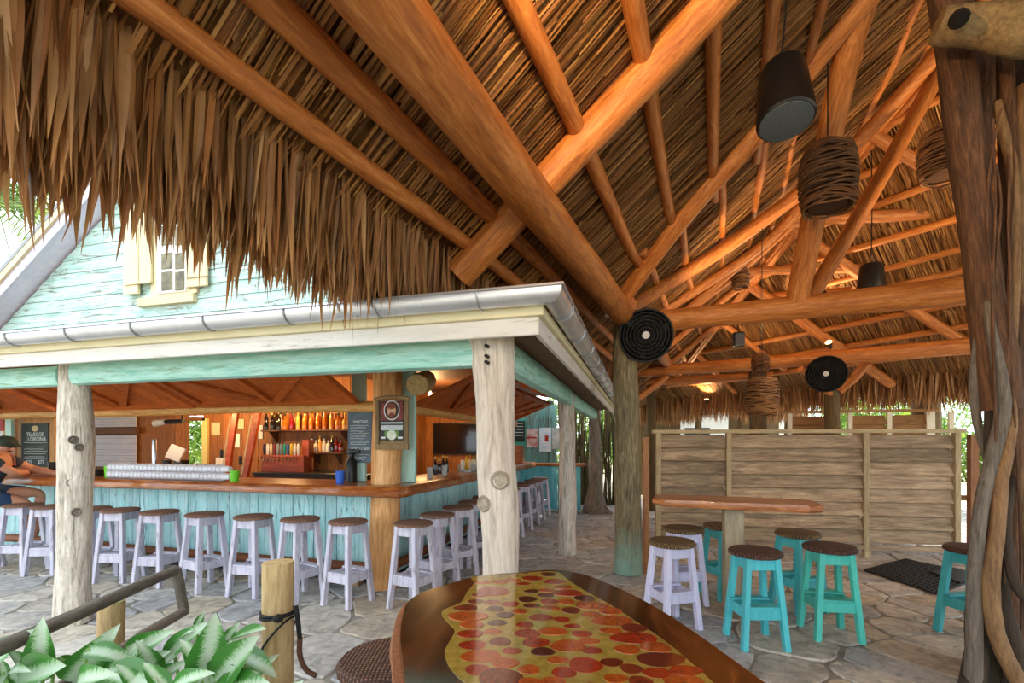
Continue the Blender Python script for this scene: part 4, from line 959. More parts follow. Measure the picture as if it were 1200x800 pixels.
for k, (r_, c1, c2, lab) in enumerate((((617, 502, 630, 524), '#d8dcd8', '#a82a2a', 'red and white poster on the far aqua wall nearest the chalk sign'), ((632, 501, 646, 529), '#a9cbe0', '#e4ecee', 'pale blue poster with a small red figure on the far aqua wall'), ((647, 501, 657, 526), '#8fa0a8', '#d0d8d8', 'grey blue poster half hidden by the thin log post'))):
    rt = thing('hung_poster', lab, 'poster', ony((r_[0]+r_[2])/2, 515, 11.17), 'posters on the far wall'); rect(*r_, 11.175, .008, 'sheet', plain('poster_%d' % k, c1, .6, 0, c2, 5), rt, 0)
    if k == 1: rect(638.5, 510, 642.5, 517, 11.168, .006, 'figure', plain('print_red', '#a82a1c', .6), rt, 0)
    if k == 0: rect(616, 511.5, 629, 513.5, 11.168, .006, 'stripe', plain('print_red', '#a82a1c', .6), rt, 0)
rt = thing('chalk_sign', 'dark chalk sign in a green frame at the end of the side bar', 'sign', ony(608, 506, 11.16)); rect(602, 491, 616, 523, 11.165, .03, 'frame', plain('green_frame', '#3f9a86', .6), rt); rect(603, 493, 615, 517.5, 11.148, .012, 'slate', plain('slate', '#15201e', .6), rt)
for k in range(5): scrawl(604, 613, 496+k*3.5, 11.14, rt, r=.005, amp=.008)
rt = thing('wooden_crate', 'brown wooden box standing on the end of the side bar', 'box', ony(607, 545, 9.6)); rect(602, 523, 612, 541.8, 9.6, .3, 'body', wood('crate', '#6a3a1a', '#a8683a', 'x'), rt); rect(602.5, 521.5, 611.5, 523, 9.6, .32, 'lid', wood('crate', '#6a3a1a', '#a8683a', 'x'), rt)
# twig screen
tw = thing('twig_screen', 'tall screen of dark upright mangrove branches beside the gnarled tree post', 'screen', at(700, 590, 11.4)); TWM = wood('twig', '#2a2414', '#6a5c30', 'z', 8)
for k in range(70):
    px = 662+k*.92+R.uniform(-.6, .6); d = 11.3+R.uniform(-.15, .15); b = at(px, 590, d); b.z = 0; t_ = at(px+R.uniform(-3, 3), 440, d); t_.z = 2.75
    pole('branch', [b, lerp(b, t_, .5)+V((R.uniform(-.06, .06), 0, 0)), t_], R.uniform(.012, .03), R.uniform(.01, .02), TWM, tw, seg=6, n=6, wob=.03)
# ================================================================== the person at the bar
SKIN = plain('skin', '#d29a7c', .55, 0, '#c48a6c', 8)
def skin_mesh(name, verts, edges, mat, parent, o, root=0, sub=2):
    me = bpy.data.meshes.new(name); me.from_pydata([tuple(V(v[:3])) for v in verts], edges, []); me.update()
    ob = bpy.data.objects.new(name, me); me.materials.append(mat); COL.objects.link(ob)
    md = ob.modifiers.new('skin', 'SKIN'); md.use_smooth_shade = True
    for i, v in enumerate(verts):
        sv = me.skin_vertices[0].data[i]; sv.radius = (v[3], v[4] if len(v) > 4 else v[3]); sv.use_root = (i == root)
    ss = ob.modifiers.new('sub', 'SUBSURF'); ss.levels = sub; ss.render_levels = sub
    dg = bpy.context.evaluated_depsgraph_get(); m2 = bpy.data.meshes.new_from_object(ob.evaluated_get(dg)); m2.name = name
    bpy.data.objects.remove(ob); m2.shade_smooth(); ob = bpy.data.objects.new(name, m2)
    if not m2.materials: m2.materials.append(mat)
    return link(ob, parent, o)
hx, hy_ = ony(-22, 600, 3.74).x, 3.72
pe = thing('person', 'person in a dark cap and blue shorts leaning a forearm on the bar', 'person', (hx, hy_, 0))
o = V((hx, hy_, 0))
hd = ony(6, 524, 3.98)-o
hand = ony(36, 556, 4.2)-o; hand.z = CZ+.035
kn = ony(33, 591, 4.02)-o
bv = [(0, 0, .925, .15, .13), (.03, .04, 1.03, .14, .12), (.08, .1, 1.18, .16, .12), (.13, .15, 1.30, .12, .1),     # 0-3 pelvis .. chest
      (hd.x*.75, hd.y*.8, 1.365, .055, .055), (hd.x, hd.y, hd.z+.0, .085, .095), (hd.x+.015, hd.y+.01, hd.z+.09, .075, .085),   # neck head crown
      (.22, -.02, 1.28, .06), (.25, .2, 1.13, .048), (lerp(.25, hand.x, .6), lerp(.2, hand.y, .6), CZ+.055, .04), (hand.x-.05, hand.y, hand.z, .028),   # 7-10 near arm
      (0, .28, 1.28, .06), (.02, .5, 1.16, .048), (.22, .56, CZ+.05, .04), (.42, .52, CZ+.035, .028),          # far arm
      (.08, -.08, .89, .10), (kn.x, kn.y, kn.z+.02, .062), (kn.x-.1, kn.y+.02, .36, .048), (kn.x-.14, kn.y, .24, .035), (kn.x+.03, kn.y+.06, .21, .03),   # near leg
      (.06, .12, .89, .10), (kn.x-.12, kn.y+.2, .86, .062), (kn.x-.22, kn.y+.2, .40, .048), (kn.x-.25, kn.y+.2, .25, .035), (kn.x-.08, kn.y+.26, .21, .03)]
be = [(0, 1), (1, 2), (2, 3), (3, 4), (4, 5), (5, 6), (3, 7), (7, 8), (8, 9), (9, 10), (3, 11), (11, 12), (12, 13), (13, 14), (0, 15), (15, 16), (16, 17), (17, 18), (18, 19), (0, 20), (20, 21), (21, 22), (22, 23), (23, 24)]
for base, sgn in ((10, 1), (14, 1)):
    bx = V(bv[base][:3])
    for k, (dx, dy, dz, ln) in enumerate(((.035, -.035, -.005, .03), (.05, -.018, .005, .05), (.052, .0, .006, .055), (.05, .018, .004, .05), (.042, .034, 0, .038))):
        i = len(bv); bv += [(bx.x+dx, bx.y+dy, bx.z+dz, .011), (bx.x+dx+ln*.6, bx.y+dy*1.25, bx.z+dz+.004, .0095), (bx.x+dx+ln, bx.y+dy*1.35, bx.z+dz-.012, .008)]
        be += [(base, i), (i, i+1), (i+1, i+2)]
skin_mesh('body', bv, be, SKIN, pe, o)
SHIRT = plain('shirt', '#2c3340', .85, 0, '#38404e', 20); SHORT = plain('shorts', '#1d3a5c', .85, 0, '#27486e', 20)
sv = [(v[0], v[1], v[2], v[3]*1.12, (v[4] if len(v) > 4 else v[3])*1.12) for v in bv[:4]]+[(.2, -.01, 1.29, .075), (.24, .1, 1.21, .066), (.0, .27, 1.29, .075), (.01, .4, 1.22, .066)]
skin_mesh('shirt', sv, [(0, 1), (1, 2), (2, 3), (3, 4), (4, 5), (3, 6), (6, 7)], SHIRT, pe, o)
skin_mesh('shorts', [(0, 0, .93, .165, .14), (.08, -.08, .895, .11), (lerp(.08, kn.x, .8), lerp(-.08, kn.y, .8), kn.z+.03, .085), (.06, .12, .895, .11), (kn.x-.2, kn.y+.17, .86, .085)], [(0, 1), (1, 2), (0, 3), (3, 4)], SHORT, pe, o)
h = o+hd; f_ = V((.9, .25, -.25)).normalized(); s_ = f_.cross(V((0, 0, 1))).normalized(); u_ = s_.cross(f_)
def hb(name, c, r, mat, sc=(1, 1, 1)):
    mb = MB().lathe([(.01, -1), (.5, -.87), (.87, -.5), (1, 0), (.87, .5), (.5, .87), (.01, 1)], seg=12)
    mb.v = [c+f_*(p.x*r*sc[0])+s_*(p.y*r*sc[1])+u_*(p.z*r*sc[2]) for p in mb.v]; return mb.build(name, mat, pe, smooth='all')
hb('nose', h+f_*.098+u_*.005, .02, SKIN, (1.2, .7, 1)); 
for e in (-1, 1):
    hb('eye', h+f_*.086+u_*.03+s_*e*.034, .011, plain('eye_dark', '#2a2018', .3)); hb('ear', h+s_*e*.092-f_*.005, .028, SKIN, (.7, .35, 1.1))
hb('beard', h+f_*.05-u_*.07, .062, plain('beard', '#5a3a26', .9), (1, 1, .8)); hb('hair', h-f_*.035+u_*.02, .09, plain('hair', '#4a3222', .9), (.8, 1.02, .95))
CAP = plain('cap', '#26342c', .8, 0, '#38463c', 22)
crown = hb('cap_crown', h+u_*.07+f_*.0, .108, CAP, (1, 1, .72))
mb = MB(); 
for k in range(9):
    a = -1.1+2.2*k/8; mb.v += [h+u_*.065+f_*(math.cos(a)*.095)+s_*(math.sin(a)*.095), h+u_*.05+f_*(math.cos(a)*.095+.085*math.cos(a*1.2))+s_*(math.sin(a)*.1)]
for k in range(8): mb.f.append((2*k, 2*k+1, 2*k+3, 2*k+2))
br = mb.build('cap_brim', CAP, crown); md = br.modifiers.new('s', 'SOLIDIFY'); md.thickness = .006
# warm lamps inside the bar: the shelf glow and added bulbs
def bulb(label, p, w, col=(1, .6, .25), r=.04):
    rt = thing('pendant_lamp', label, 'lamp', p, None); MB().lathe([(.012, .1), (.03, .06), (.04, 0), (.03, -.03), (.003, -.045)], p, 12).build('bulb', plain('bulb_glow', '#ffcf8a', .4, emit=6), rt, smooth=True)
    MB().tube([V(p)+V((0, 0, .1)), V((p[0], p[1], 2.56))], .006, 6).build('cord', BLK, rt); lamp('glow', V(p)+V((0, 0, -.1)), w*2.4, col, r, parent=rt); return rt
bulb('bare warm bulb hung above the liquor shelf', (lerp(a1.x, b1.x, .55), YB-.7, 2.25), 17)
bulb('added bare warm bulb lighting the middle of the bar', (-6.8, 5.6, 2.25), 30)  # bulb added to brighten the bar inside
bulb('added bare warm bulb tucked away before the television wall', (-3.55, 7.6, 2.3), 26)  # another added bulb, set back out of sight
# ================================================================== plank fence behind the pub table
fL, fR = at(768, 520, 6.5), at(1124, 520, 6.02); fL.z = fR.z = 0
fd = (fR-fL).normalized(); fn = V((fd.y, -fd.x, 0)); FW = (fR-fL).length            # fn points to us
GREYW = lambda ax='x': wood('fence_board', '#5e4c38', '#c4ac8a', ax, 5, .75, .6, .28, mid='#9a846a')
FPOST = wood('fence_post', '#8a7656', '#c9b48c', 'z', 8, .75)
fa = math.atan2(fd.y, fd.x); rotF = Matrix.Rotation(fa, 3, 'Z')
fence = thing('plank_fence', 'chest-high screen fence of lapped weathered horizontal boards', 'fence', fL)
def fp(u, z, out=0): return fL+fd*u+fn*out+V((0, 0, z))
def px2u(px):
    lo, hi = -1., FW+1.
    for _ in range(40):
        m = (lo+hi)/2; p = fL+fd*m; X = _c*p.x+_s*p.y; d = -_s*p.x+_c*p.y
        if 600+F*X/d < px: lo = m
        else: hi = m
    return lo
us = [px2u(771), px2u(853), px2u(1013), px2u(1119)]
for k in range(3):
    u0, u1 = us[k]+.03, us[k+1]-.03
    for j in range(8):
        z = .19+j*.176
        q = rotF @ Matrix.Rotation(math.radians(-21+R.uniform(-2, 2)), 3, 'X')
        board(fp((u0+u1)/2, z+.088, .0), (u1-u0-.01, .022, .185), 'fence_slat', GREYW(), fence, q, .003)
for k, u in enumerate(us): board(fp(u, .86, .02), (.065, .075, 1.56), 'fence_upright', FPOST, fence, rotF, .004)
board(fp(FW/2, 1.645, .01), (FW+.1, .09, .05), 'top_rail', wood('fence_rail', '#a08a62', '#d2bd92', 'x', 8), fence, rotF, .004)
board(fp(FW/2, .135, .02), (FW+.06, .06, .06), 'bottom_rail', GREYW(), fence, rotF, .004)
for u in (us[0], us[2], us[3]): board(fp(u+.05, .05, -.05), (.08, .08, .12), 'fence_foot', FPOST, fence, rotF, .003)
p = at(1140, 520, 6.3); p.z = 0
rt = thing('upright_board', 'reddish upright timber at the end of the plank fence by the fig roots', 'board', p); part(MB().box(p+V((0, 0, .8)), (.09, .09, 1.6)), 'plank', wood('red_board', '#7a4724', '#b07a48', 'z', 8), rt); part(MB().box(p+V((-.2, .05, .75)), (.5, .05, .07)), 'rail', wood('red_board', '#7a4724', '#b07a48', 'x', 8), rt)
# taller louvred fence beyond
gL, gR = at(915, 500, 8.9), at(1100, 500, 8.2); gL.z = gR.z = 0; gd = (gR-gL).normalized(); ga = math.atan2(gd.y, gd.x); rotG = Matrix.Rotation(ga, 3, 'Z'); GWd = (gR-gL).length
lf = thing('louvred_fence', 'taller louvred screen with pale uprights beyond the plank fence', 'fence', gL)
lu = [.15, .92, 1.12, 1.72, 2.35, 2.62]
for u in lu+[GWd-.15]: board(gL+gd*u+V((0, 0, 1.02)), (.07, .06, 2.04), 'fence_upright', painted('pale_upright', '#d8ccae', '#e8dec4', '#a89468', 'z', .3), lf, rotG, .003)
lu2 = lu+[GWd-.15]
for k in range(len(lu2)-1):
    if lu2[k+1]-lu2[k] < .3: continue
    for j in range(11):
        board(gL+gd*((lu2[k]+lu2[k+1])/2)+V((0, .03, .25+j*.165)), (lu2[k+1]-lu2[k]-.08, .02, .175), 'fence_slat', wood('louvre', '#6e4a26', '#b0804a', 'x', 7), lf, rotG @ Matrix.Rotation(math.radians(-22), 3, 'X'), .003)
board(gL+gd*(GWd/2)+V((0, 0, 2.06)), (GWd, .08, .05), 'top_rail', wood('louvre', '#6e4a26', '#b0804a', 'x', 7), lf, rotG, .003)
board(gL+gd*(GWd/2)+V((0, 0, .1)), (GWd, .05, .07), 'bottom_rail', wood('louvre', '#6e4a26', '#b0804a', 'x', 7), lf, rotG, .003)

# ================================================================== pub table and its stools
tl, tr = at(766, 588, 4.5), at(959, 590, 4.02); tz = .985; tl.z = tr.z = 0; td = (tr-tl).normalized(); tn = V((-td.y, td.x, 0)); TL = (tr-tl).length
pt = thing('pub_table', 'tall table with a live-edge wooden slab on a square post', 'table', (tl+tr)/2)
rt5 = random.Random(21); oc = []
for i in range(13): oc.append(tl+td*(TL*i/12)-tn*(.25+rt5.uniform(-.03, .03)-(.07 if i in (0, 12) else 0)))
for i in range(13): oc.append(tl+td*(TL*(1-i/12))+tn*(.25+rt5.uniform(-.03, .03)-(.07 if i in (0, 12) else 0)))
mb = MB(); n = len(oc); cc = sum(oc, V((0, 0, 0)))/n
for z_, k in ((tz-.062, .97), (tz-.045, 1.0), (tz-.012, 1.0), (tz, .985)):
    for q in oc: mb.v.append(V((cc.x+(q.x-cc.x)*k, cc.y+(q.y-cc.y)*k, z_+rt5.uniform(-.003, .003)*(z_ < tz-.05))))
for i in range(3):
    for j in range(n): a = i*n+j; b = i*n+(j+1) % n; mb.f.append((a, b, b+n, a+n))
mb.f += [tuple(reversed(range(n))), tuple(3*n+j for j in range(n))]
mb.build('tabletop', wood('pub_slab', '#7a3a18', '#d08c54', 'x', 6, .3, .3, .02, coat=.4), pt, smooth=True)
pc_ = at(859, 600, 4.25); pc_.z = 0
part(MB().box(pc_+V((0, 0, .455)), (.16, .16, .90)), 'pedestal', wood('grey_pedestal', '#7d705a', '#c0b090', 'z', 7), pt, bevel=.008); part(MB().box(pc_+V((0, 0, .914)), (.22, .2, .02)), 'mount_plate', plain('iron', '#2a2826', .5, .6), pt)
TEAL = [painted('teal_stool', '#3fb4bf', '#55c4cc', '#2a7078', 'z', .28, 8, .5), painted('sea_green_stool', '#45c4b8', '#5cd2c4', '#2a8078', 'z', .28, 8, .5)]
RATT = weave('rattan_seat', '#3a2a1a', '#7d6238', '#a58858', 90); RATD = weave('dark_rattan_seat', '#2e1a12', '#5e3a28', '#86604a', 90)
LV2 = painted('lilac_stool', '#c2c2e2', '#d6d6f0', '#9a9ab8', 'z', .27, 8)
for (px, py, z, m, sm, rot, lab) in ((787, 632, .70, LV2, RATT, .55, 'lilac stool with rattan seat nearest the mossy hut post'), (801, 617, .70, LV2, RATT, .3, 'lilac stool with rattan seat tucked behind the other lilac one'),
        (848, 613.5, .70, TEAL[0], RATT, .5, 'teal stool half hidden behind the table post'), (885, 643, .70, TEAL[0], RATD, .25, 'teal stool with dark red-brown woven seat, closest to us'),
        (935, 622, .70, TEAL[0], RATT, .55, 'teal stool with pale rattan seat behind the sea-green one'), (972, 638, .70, TEAL[1], RATD, .1, 'sea-green stool with brown woven seat at the table end'),
        (1142, 640, .70, TEAL[0], RATD, .4, 'teal stool half hidden by the fig tree roots')):
    c = onz(px, py, z); o = make_stool('pub_stool', lab, 'stool', 'stools round the pub table', z, m, sm, rot, .185, .045); o.location = (c.x, c.y, 0); WL[o.name] = V((c.x, c.y, 0))
# rubber mat
mc = [onz(1013, 668), onz(1100, 696), onz(1134, 690), onz(1125, 660), onz(1075, 659)]
mc = [V((p.x, p.y, 0)) for p in (onz(1013, 669), onz(1098, 697), onz(1150, 676), onz(1062, 656))]
mt = thing('rubber_mat', 'black holed rubber mat lying on the flagstones', 'mat', mc[0]); RUB = plain('rubber', '#151516', .6)
def mq(u, v): return lerp(lerp(mc[0], mc[1], u), lerp(mc[3], mc[2], u), v)
mb = MB()
for k in range(19): u = k/18; mb.beam(mq(u, 0)+V((0, 0, .013)), mq(u, 1)+V((0, 0, .013)), .022, .014)
for k in range(15): v_ = k/14; mb.beam(mq(0, v_)+V((0, 0, .012)), mq(1, v_)+V((0, 0, .012)), .022, .012)
mb.build('grid', RUB, mt)
fp_ = [mq(.55, .62), mq(1, .5), mq(1.0, 1.0), mq(.6, 1.02)]
part(MB().add([p+V((0, 0, .022)) for p in fp_]+[p+V((0, 0, .034)) for p in fp_], [(3, 2, 1, 0), (4, 5, 6, 7), (0, 1, 5, 4), (1, 2, 6, 5), (2, 3, 7, 6), (3, 0, 4, 7)]), 'folded_flap', RUB, mt)

# ================================================================== fans, speakers, lanterns, spot lamps (most of them added)
def fan(label, c, r, face, wall_end):
    rt = thing('cage_fan', label, 'fan', c); f = V(face).normalized(); s = f.cross(V((0, 0, 1))).normalized(); u = s.cross(f); BK = plain('fan_black', '#070707', .65)
    def P(a, rr, dd): return c+s*(math.cos(a)*rr)+u*(math.sin(a)*rr)+f*dd
    mb = MB()
    for rr, dd in ((1, 0), (.86, .05), (.72, .075), (.58, .09), (.44, .1), (.3, .105), (.18, .108), (1, -.02), (.8, -.08), (.5, -.1)):
        pts = [P(2*PI*k/28, rr*r, dd*r*2) for k in range(29)]; mb.tube(pts, .006 if rr < 1 else .012, 5, 0, cap=False)
    for k in range(60):
        a = 2*PI*k/60; mb.tube([P(a, r*.12, .108*2*r), P(a, r*.6, .09*2*r), P(a, r, 0)], .0042, 4, 0)
        if k % 2 == 0: mb.tube([P(a, r*.12, -.1*2*r), P(a, r, 0)], .0028, 4, 0)
    mb.build('cage', BK, rt)
    for k in range(3):
        a = 2*PI*k/3+.4; v = []
        for i in range(5):
            t = i/4; aa = a+t*.2; v += [P(aa, r*(.15+.78*t), .03), P(aa+1.45*(1-.12*t), r*(.15+.74*t), -.03)]
        part(MB().add(v, [(2*i, 2*i+1, 2*i+3, 2*i+2) for i in range(4)]), 'blade', plain('fan_blade', '#0c0c0c', .6), rt)
    mb = MB().tube([c-f*r*.42, c-f*r*.12, c+f*r*.1], [.07, .08, .05], 12, 0); part(mb, 'motor', BK, rt, smooth=True)
    mb = MB()
    for rr, dd in ((1.0, -.03), (.97, -.16), (.8, -.3), (.45, -.38), (.02, -.4)): mb.v += [P(2*PI*k/24, rr*r, dd*r) for k in range(24)]
    for i in range(4):
        for k in range(24): mb.f.append((i*24+k, i*24+(k+1) % 24, (i+1)*24+(k+1) % 24, (i+1)*24+k))
    mb.build('shroud', plain('fan_blade', '#0c0c0c', .6), rt, smooth=True)
    part(MB().tube([c+f*(r*.21), c+f*(r*.235)], r*.14, 16, 0), 'badge', plain('fan_badge', '#c8c8c4', .4), rt, smooth=True)
    part(MB().tube([c-f*r*.35, V(wall_end)], .025, 8, 0), 'bracket', plain('fan_bracket', '#8a8a86', .4, .6), rt, smooth=True)
tocam = lambda p: V((-p.x, -p.y, (CAMH-p.z)*.6))
c = at(757, 393, 5.15); fan('big round black cage fan on the mossy hut post', c, .28, tocam(c), V((pP.x, pP.y, c.z+.12)))
c = at(968, 438, 7.5); fan('smaller black cage fan on the far hut post above the fence', c, .28, tocam(c), at(976, 440, 8.3))
mbx = at(720, 372, 5.3); rt = thing('junction_box', 'white electrical box at the top of the mossy hut post', 'box', mbx); part(MB().box(mbx+V((0, -.02, 0)), (.08, .06, .06)), 'case', plain('white_p', '#eeeeee', .4), rt, bevel=.006); part(MB().tube([mbx+V((-.1, -.02, .03)), mbx+V((-.04, -.02, .01))], .018, 8), 'nozzle', plain('white_p', '#eeeeee', .4), rt)
def speaker(label, c, r, h, cord_top, tilt=.15):
    rt = thing('pendant_speaker', label, 'speaker', c); q = Quaternion((1, 0, 0), tilt)
    mb = MB().lathe([(.01, h), (r*.5, h*.995), (r*.72, h*.96), (r*.8, h*.88), (r*.92, h*.4), (r, .03), (r*1.0, .01), (r*.94, 0)], seg=24); mb.v = [c+q @ p for p in mb.v]; cabo = mb.build('cabinet', plain('speaker_black', '#121314', .35), rt, smooth=True)
    mb = MB().lathe([(r*.93, .012), (r*.9, -.004), (r*.5, -.012), (.004, -.014)], seg=24); mb.v = [c+q @ p for p in mb.v]; mb.build('grille', plain('speaker_grille', '#3c444a', .6, 0, '#50585e', 120, .3), cabo, smooth=True)
    tp = c+q @ V((0, 0, h)); mid = tp+V((0, 0, .1))
    part(MB().tube([tp+V((-r*.5, 0, -.01)), mid, tp+V((r*.5, 0, -.01))], .006, 6), 'bridle', BLK, rt); part(MB().tube([mid, lerp(mid, V(cord_top), .5)+V((.01, 0, 0)), V(cord_top)], .006, 6), 'cable', BLK, rt)
c = at(921, 143, 2.75); speaker('large black pendant speaker hanging high in front of the rafters', c, .155, .39, V((c.x, c.y, LP(c.dot(sA), c.dot(tA)+1).z)), -.2)
c = at(1021, 340, 5.9); speaker('black pendant speaker hanging just above the tie beam', c, .155, .33, V((c.x, c.y, c.z+1.75)), 0)
c = at(865, 406, 8.8); rt = thing('box_speaker', 'small square black speaker under the far rafters', 'speaker', c); part(MB().box(c+V((0, 0, .12)), (.2, .18, .28)), 'cabinet', plain('speaker_black', '#17181a', .35), rt, bevel=.02); part(MB().box(c+V((.02, -.1, .12)), (.15, .02, .22)), 'grille', plain('speaker_grille', '#3c444a', .6), rt); part(MB().tube([c+V((0, 0, .25)), c+V((0, 0, 1.1))], .01, 6), 'hanger', BLK, rt)
WICK = leafmat('wicker', ['#4a2e18', '#744a26', '#8c6036', '#5e3e22'], .6, .05)
def lantern(label, c, r, h, cord):
    rt = thing('wicker_lantern', label, 'lantern', c, 'wicker lanterns hung from the roof'); n = max(10, int(h/.014)); mb = MB()
    for k in range(n):
        t = k/(n-1); rr = r*(.72+.28*math.sin(PI*(.12+.76*t))**.8); ph = R.uniform(0, 6); z = h*t
        pts = [c+V((math.cos(a)*rr*(1+.02*math.sin(7*a+ph)), math.sin(a)*rr*(1+.02*math.sin(7*a+ph)), z+.012*math.sin(3*a+ph))) for a in (2*PI*i/20 for i in range(21))]
        mb.tube(pts, h/n*.62, 5, .1, cap=False)
    mb.build('shade', WICK, rt)
    MB().lathe([(r*.66, .02), (r*.9, h*.5), (r*.66, h*.97), (.01, h*.98)], c, 18).build('liner', plain('lantern_liner', '#4a2c14', .9), rt, smooth=True)
    MB().tube([c+V((0, 0, h)), V(cord)], .005, 6).build('cord', BLK, rt)
def under(p): return V((p.x, p.y, LP(p.dot(sA), p.dot(tA)+1).z))
c = at(970, 245, 3.75); lantern('large round wicker lantern hanging against the leaning strut', c, .2, .47, under(c))
c = at(1107, 208, 4.4); lantern('round wicker lantern half hidden behind the fig trunk', c, .2, .42, V((c.x, c.y, 5.0)))
c = at(868, 337, 7.2); lantern('small wicker lantern under the far collar beam', c, .125, .26, V((c.x, c.y, 4.8)))
c = at(891, 436, 7.6); lantern('small wicker lantern on the two long cords before the second tie beam', c, .13, .28, V((c.x, c.y, 4.6)))
c = at(893, 486, 5.6); lantern('large blurred-looking wicker lantern hanging low over the plank fence', c, .18, .42, V((c.x, c.y, 4.1)))
def spot(label, p, aim, watts, sz=.05, vis=True, angle=2.0, col=(1, .66, .34)):
    rt = thing('spot_lamp', label, 'spot lamp', p, 'warm spot lamps fixed to the roof poles'); d = (V(aim)-V(p)).normalized(); CAN = plain('spot_can', '#3a2a1c', .4, .5)
    cno = part(MB().tube([V(p)-d*.12, V(p)-d*.02, V(p)], [sz*.5, sz, sz*1.1], 12, 0), 'can', CAN, rt, smooth=True); part(MB().tube([V(p)-d*.005, V(p)+d*.008], sz*.95, 12, 0), 'lens', plain('lens_glow', '#ffc978', .4, emit=9), cno)
    part(MB().tube([V(p)-d*.12, V(p)-d*.12+V((0, 0, .12))], .008, 6), 'stem', CAN, rt)
    lamp('beam', V(p)+d*.06, watts*.42, col, sz, 'SPOT', rt, aim, angle)
spot('glowing spot lamp on the far rafter above the smaller fan', at(971, 401, 7.8), at(940, 345, 7.2)+V((0, 0, .4)), 260)
spot('star-bright little lamp beyond the second tie beam', at(828, 468, 11.5), at(828, 300, 10.6), 160)
spot('added fill spot lamp by the tie beam at the mossy hut post', LP(5.78, 1.25, -1.24), LP(7.4, 1.7), 150, angle=2.6)  # added lamp, turned away from view to light the far roof
spot('added fill spot lamp tucked behind the second tie beam', LP(9.7, 1.0, -1.05), LP(9.6, 2.6, -.6), 110, angle=2.6)  # added further back to even out the thatch light
spot('added fill spot lamp by the tie beam near the fig tree', LP(5.72, 3.9, -2.95), LP(7.2, 3.0, -.5), 300, angle=2.6)  # added to light the roof near the hip, lens out of view
spot('added unseen spot lamp by the near plate beam over the resin table', LP(.9, .45, -.45), LP(3.2, 2.2), 330, angle=2.6)  # out-of-view lamp added to light the near rafters
spot('added unseen spot lamp by the near plate beam behind us', LP(-.8, .25, -.35), LP(.6, .9), 150, angle=2.6)  # out-of-view lamp added to light the roof overhead
spot('added unseen lamp by the plate beam washing the hanging thatch', LP(.0, .6, -.5), LP(1.6, -.9, -.2), 60, angle=2.2)  # out-of-view lamp added to light the eave blades
spot('added fill downlight behind the tie beam over the pub table', LP(5.74, 1.95, -1.79), onz(900, 690), 70, angle=2.0, col=(1, .75, .48))  # added fill for table and stools, hidden by the beam
spot('added fill downlight over the flagstones by the fig roots', LP(4.2, 3.6, -2.9), onz(1080, 720), 50, angle=2.0, col=(1, .72, .42))  # added fill light for the paving

# ================================================================== strangler fig
fig = thing('fig_tree', 'strangler fig trunk with braided hanging roots at the edge of the hut', 'tree', onz(1172, 820))
FB = wood('fig_bark', '#2a1a0e', '#80583a', 'z', 9, .8, 1, .06, mid='#573820'); FB2 = wood('fig_root_grey', '#3e372d', '#877b6c', 'z', 11, .75, .8, .04); FB3 = wood('fig_root_tan', '#5a3c22', '#a27c4e', 'z', 11, .7, .6, .04); FBD = wood('fig_dark', '#1e1812', '#4e4030', 'z', 8, .9, .9, .04)
def fr(name, pts, rad, mat, seg=12, jit=.08, n=22): return pole(name, [at(*p) for p in pts], 0, 0, mat, fig, rad=[q*.78 for q in rad], seg=seg, jit=jit, n=n, wob=.006)
fr('trunk', [(1108, -60, 2.75), (1120, 60, 2.75), (1130, 160, 2.75), (1144, 260, 2.72), (1153, 350, 2.7), (1166, 420, 2.68), (1172, 480, 2.68)], [.14, .115, .11, .105, .105, .13, .12], FB, 14)
fr('trunk', [(1148, 40, 2.85), (1152, 130, 2.85), (1148, 200, 2.82), (1150, 280, 2.8), (1158, 400, 2.75)], [.08, .075, .07, .055, .05], FB)
fr('branch', [(1098, 30, 2.5), (1150, 30, 2.45), (1205, 36, 2.4), (1275, 34, 2.6), (1245, 40, 3.15)], [.10, .12, .15, .16, .15], wood('fig_branch', '#5a4226', '#a88a58', 'z', 6, .8, .5))
pole('knot_hole', [at(1124, 22, 2.37), at(1127, 22, 2.3)], .045, .03, plain('hole', '#0c0805', 1), fig, seg=10, n=2, wob=0)
fr('host_trunk', [(1222, -420, 3.15), (1215, 60, 3.15), (1212, 300, 3.15), (1208, 500, 3.1), (1205, 650, 3.05), (1200, 800, 2.95), (1200, 880, 2.9)], [.2, .21, .22, .24, .29, .37, .42], FBD, 16, .14)
fr('root', [(1150, 300, 2.72), (1160, 380, 2.62), (1174, 470, 2.6), (1160, 540, 2.58), (1148, 600, 2.56), (1141, 680, 2.55), (1142, 760, 2.52), (1140, 860, 2.5)], [.012, .03, .045, .042, .042, .042, .048, .06], FB2)
fr('root', [(1168, 330, 2.7), (1180, 420, 2.64), (1184, 500, 2.6), (1172, 560, 2.55), (1167, 630, 2.52), (1160, 680, 2.5), (1166, 740, 2.48), (1188, 790, 2.44), (1215, 830, 2.4)], [.012, .035, .048, .048, .045, .052, .05, .05, .06], FB3)
fr('root', [(1150, 340, 2.72), (1146, 400, 2.7), (1143, 450, 2.72), (1147, 500, 2.72), (1155, 540, 2.7)], [.01, .026, .032, .028, .012], FB2)
fr('root', [(1195, 360, 2.75), (1190, 450, 2.72), (1194, 560, 2.68), (1184, 650, 2.66), (1178, 760, 2.6), (1172, 860, 2.58)], [.05, .055, .05, .06, .08, .1], FB)
fr('root', [(1168, 120, 2.8), (1180, 170, 2.75), (1190, 215, 2.74), (1188, 320, 2.74), (1182, 420, 2.7)], [.03, .035, .03, .035, .04], FB3)
fr('root', [(1152, 640, 2.62), (1150, 720, 2.62), (1152, 790, 2.6), (1146, 880, 2.55)], [.05, .08, .11, .15], FBD, 12, .15)
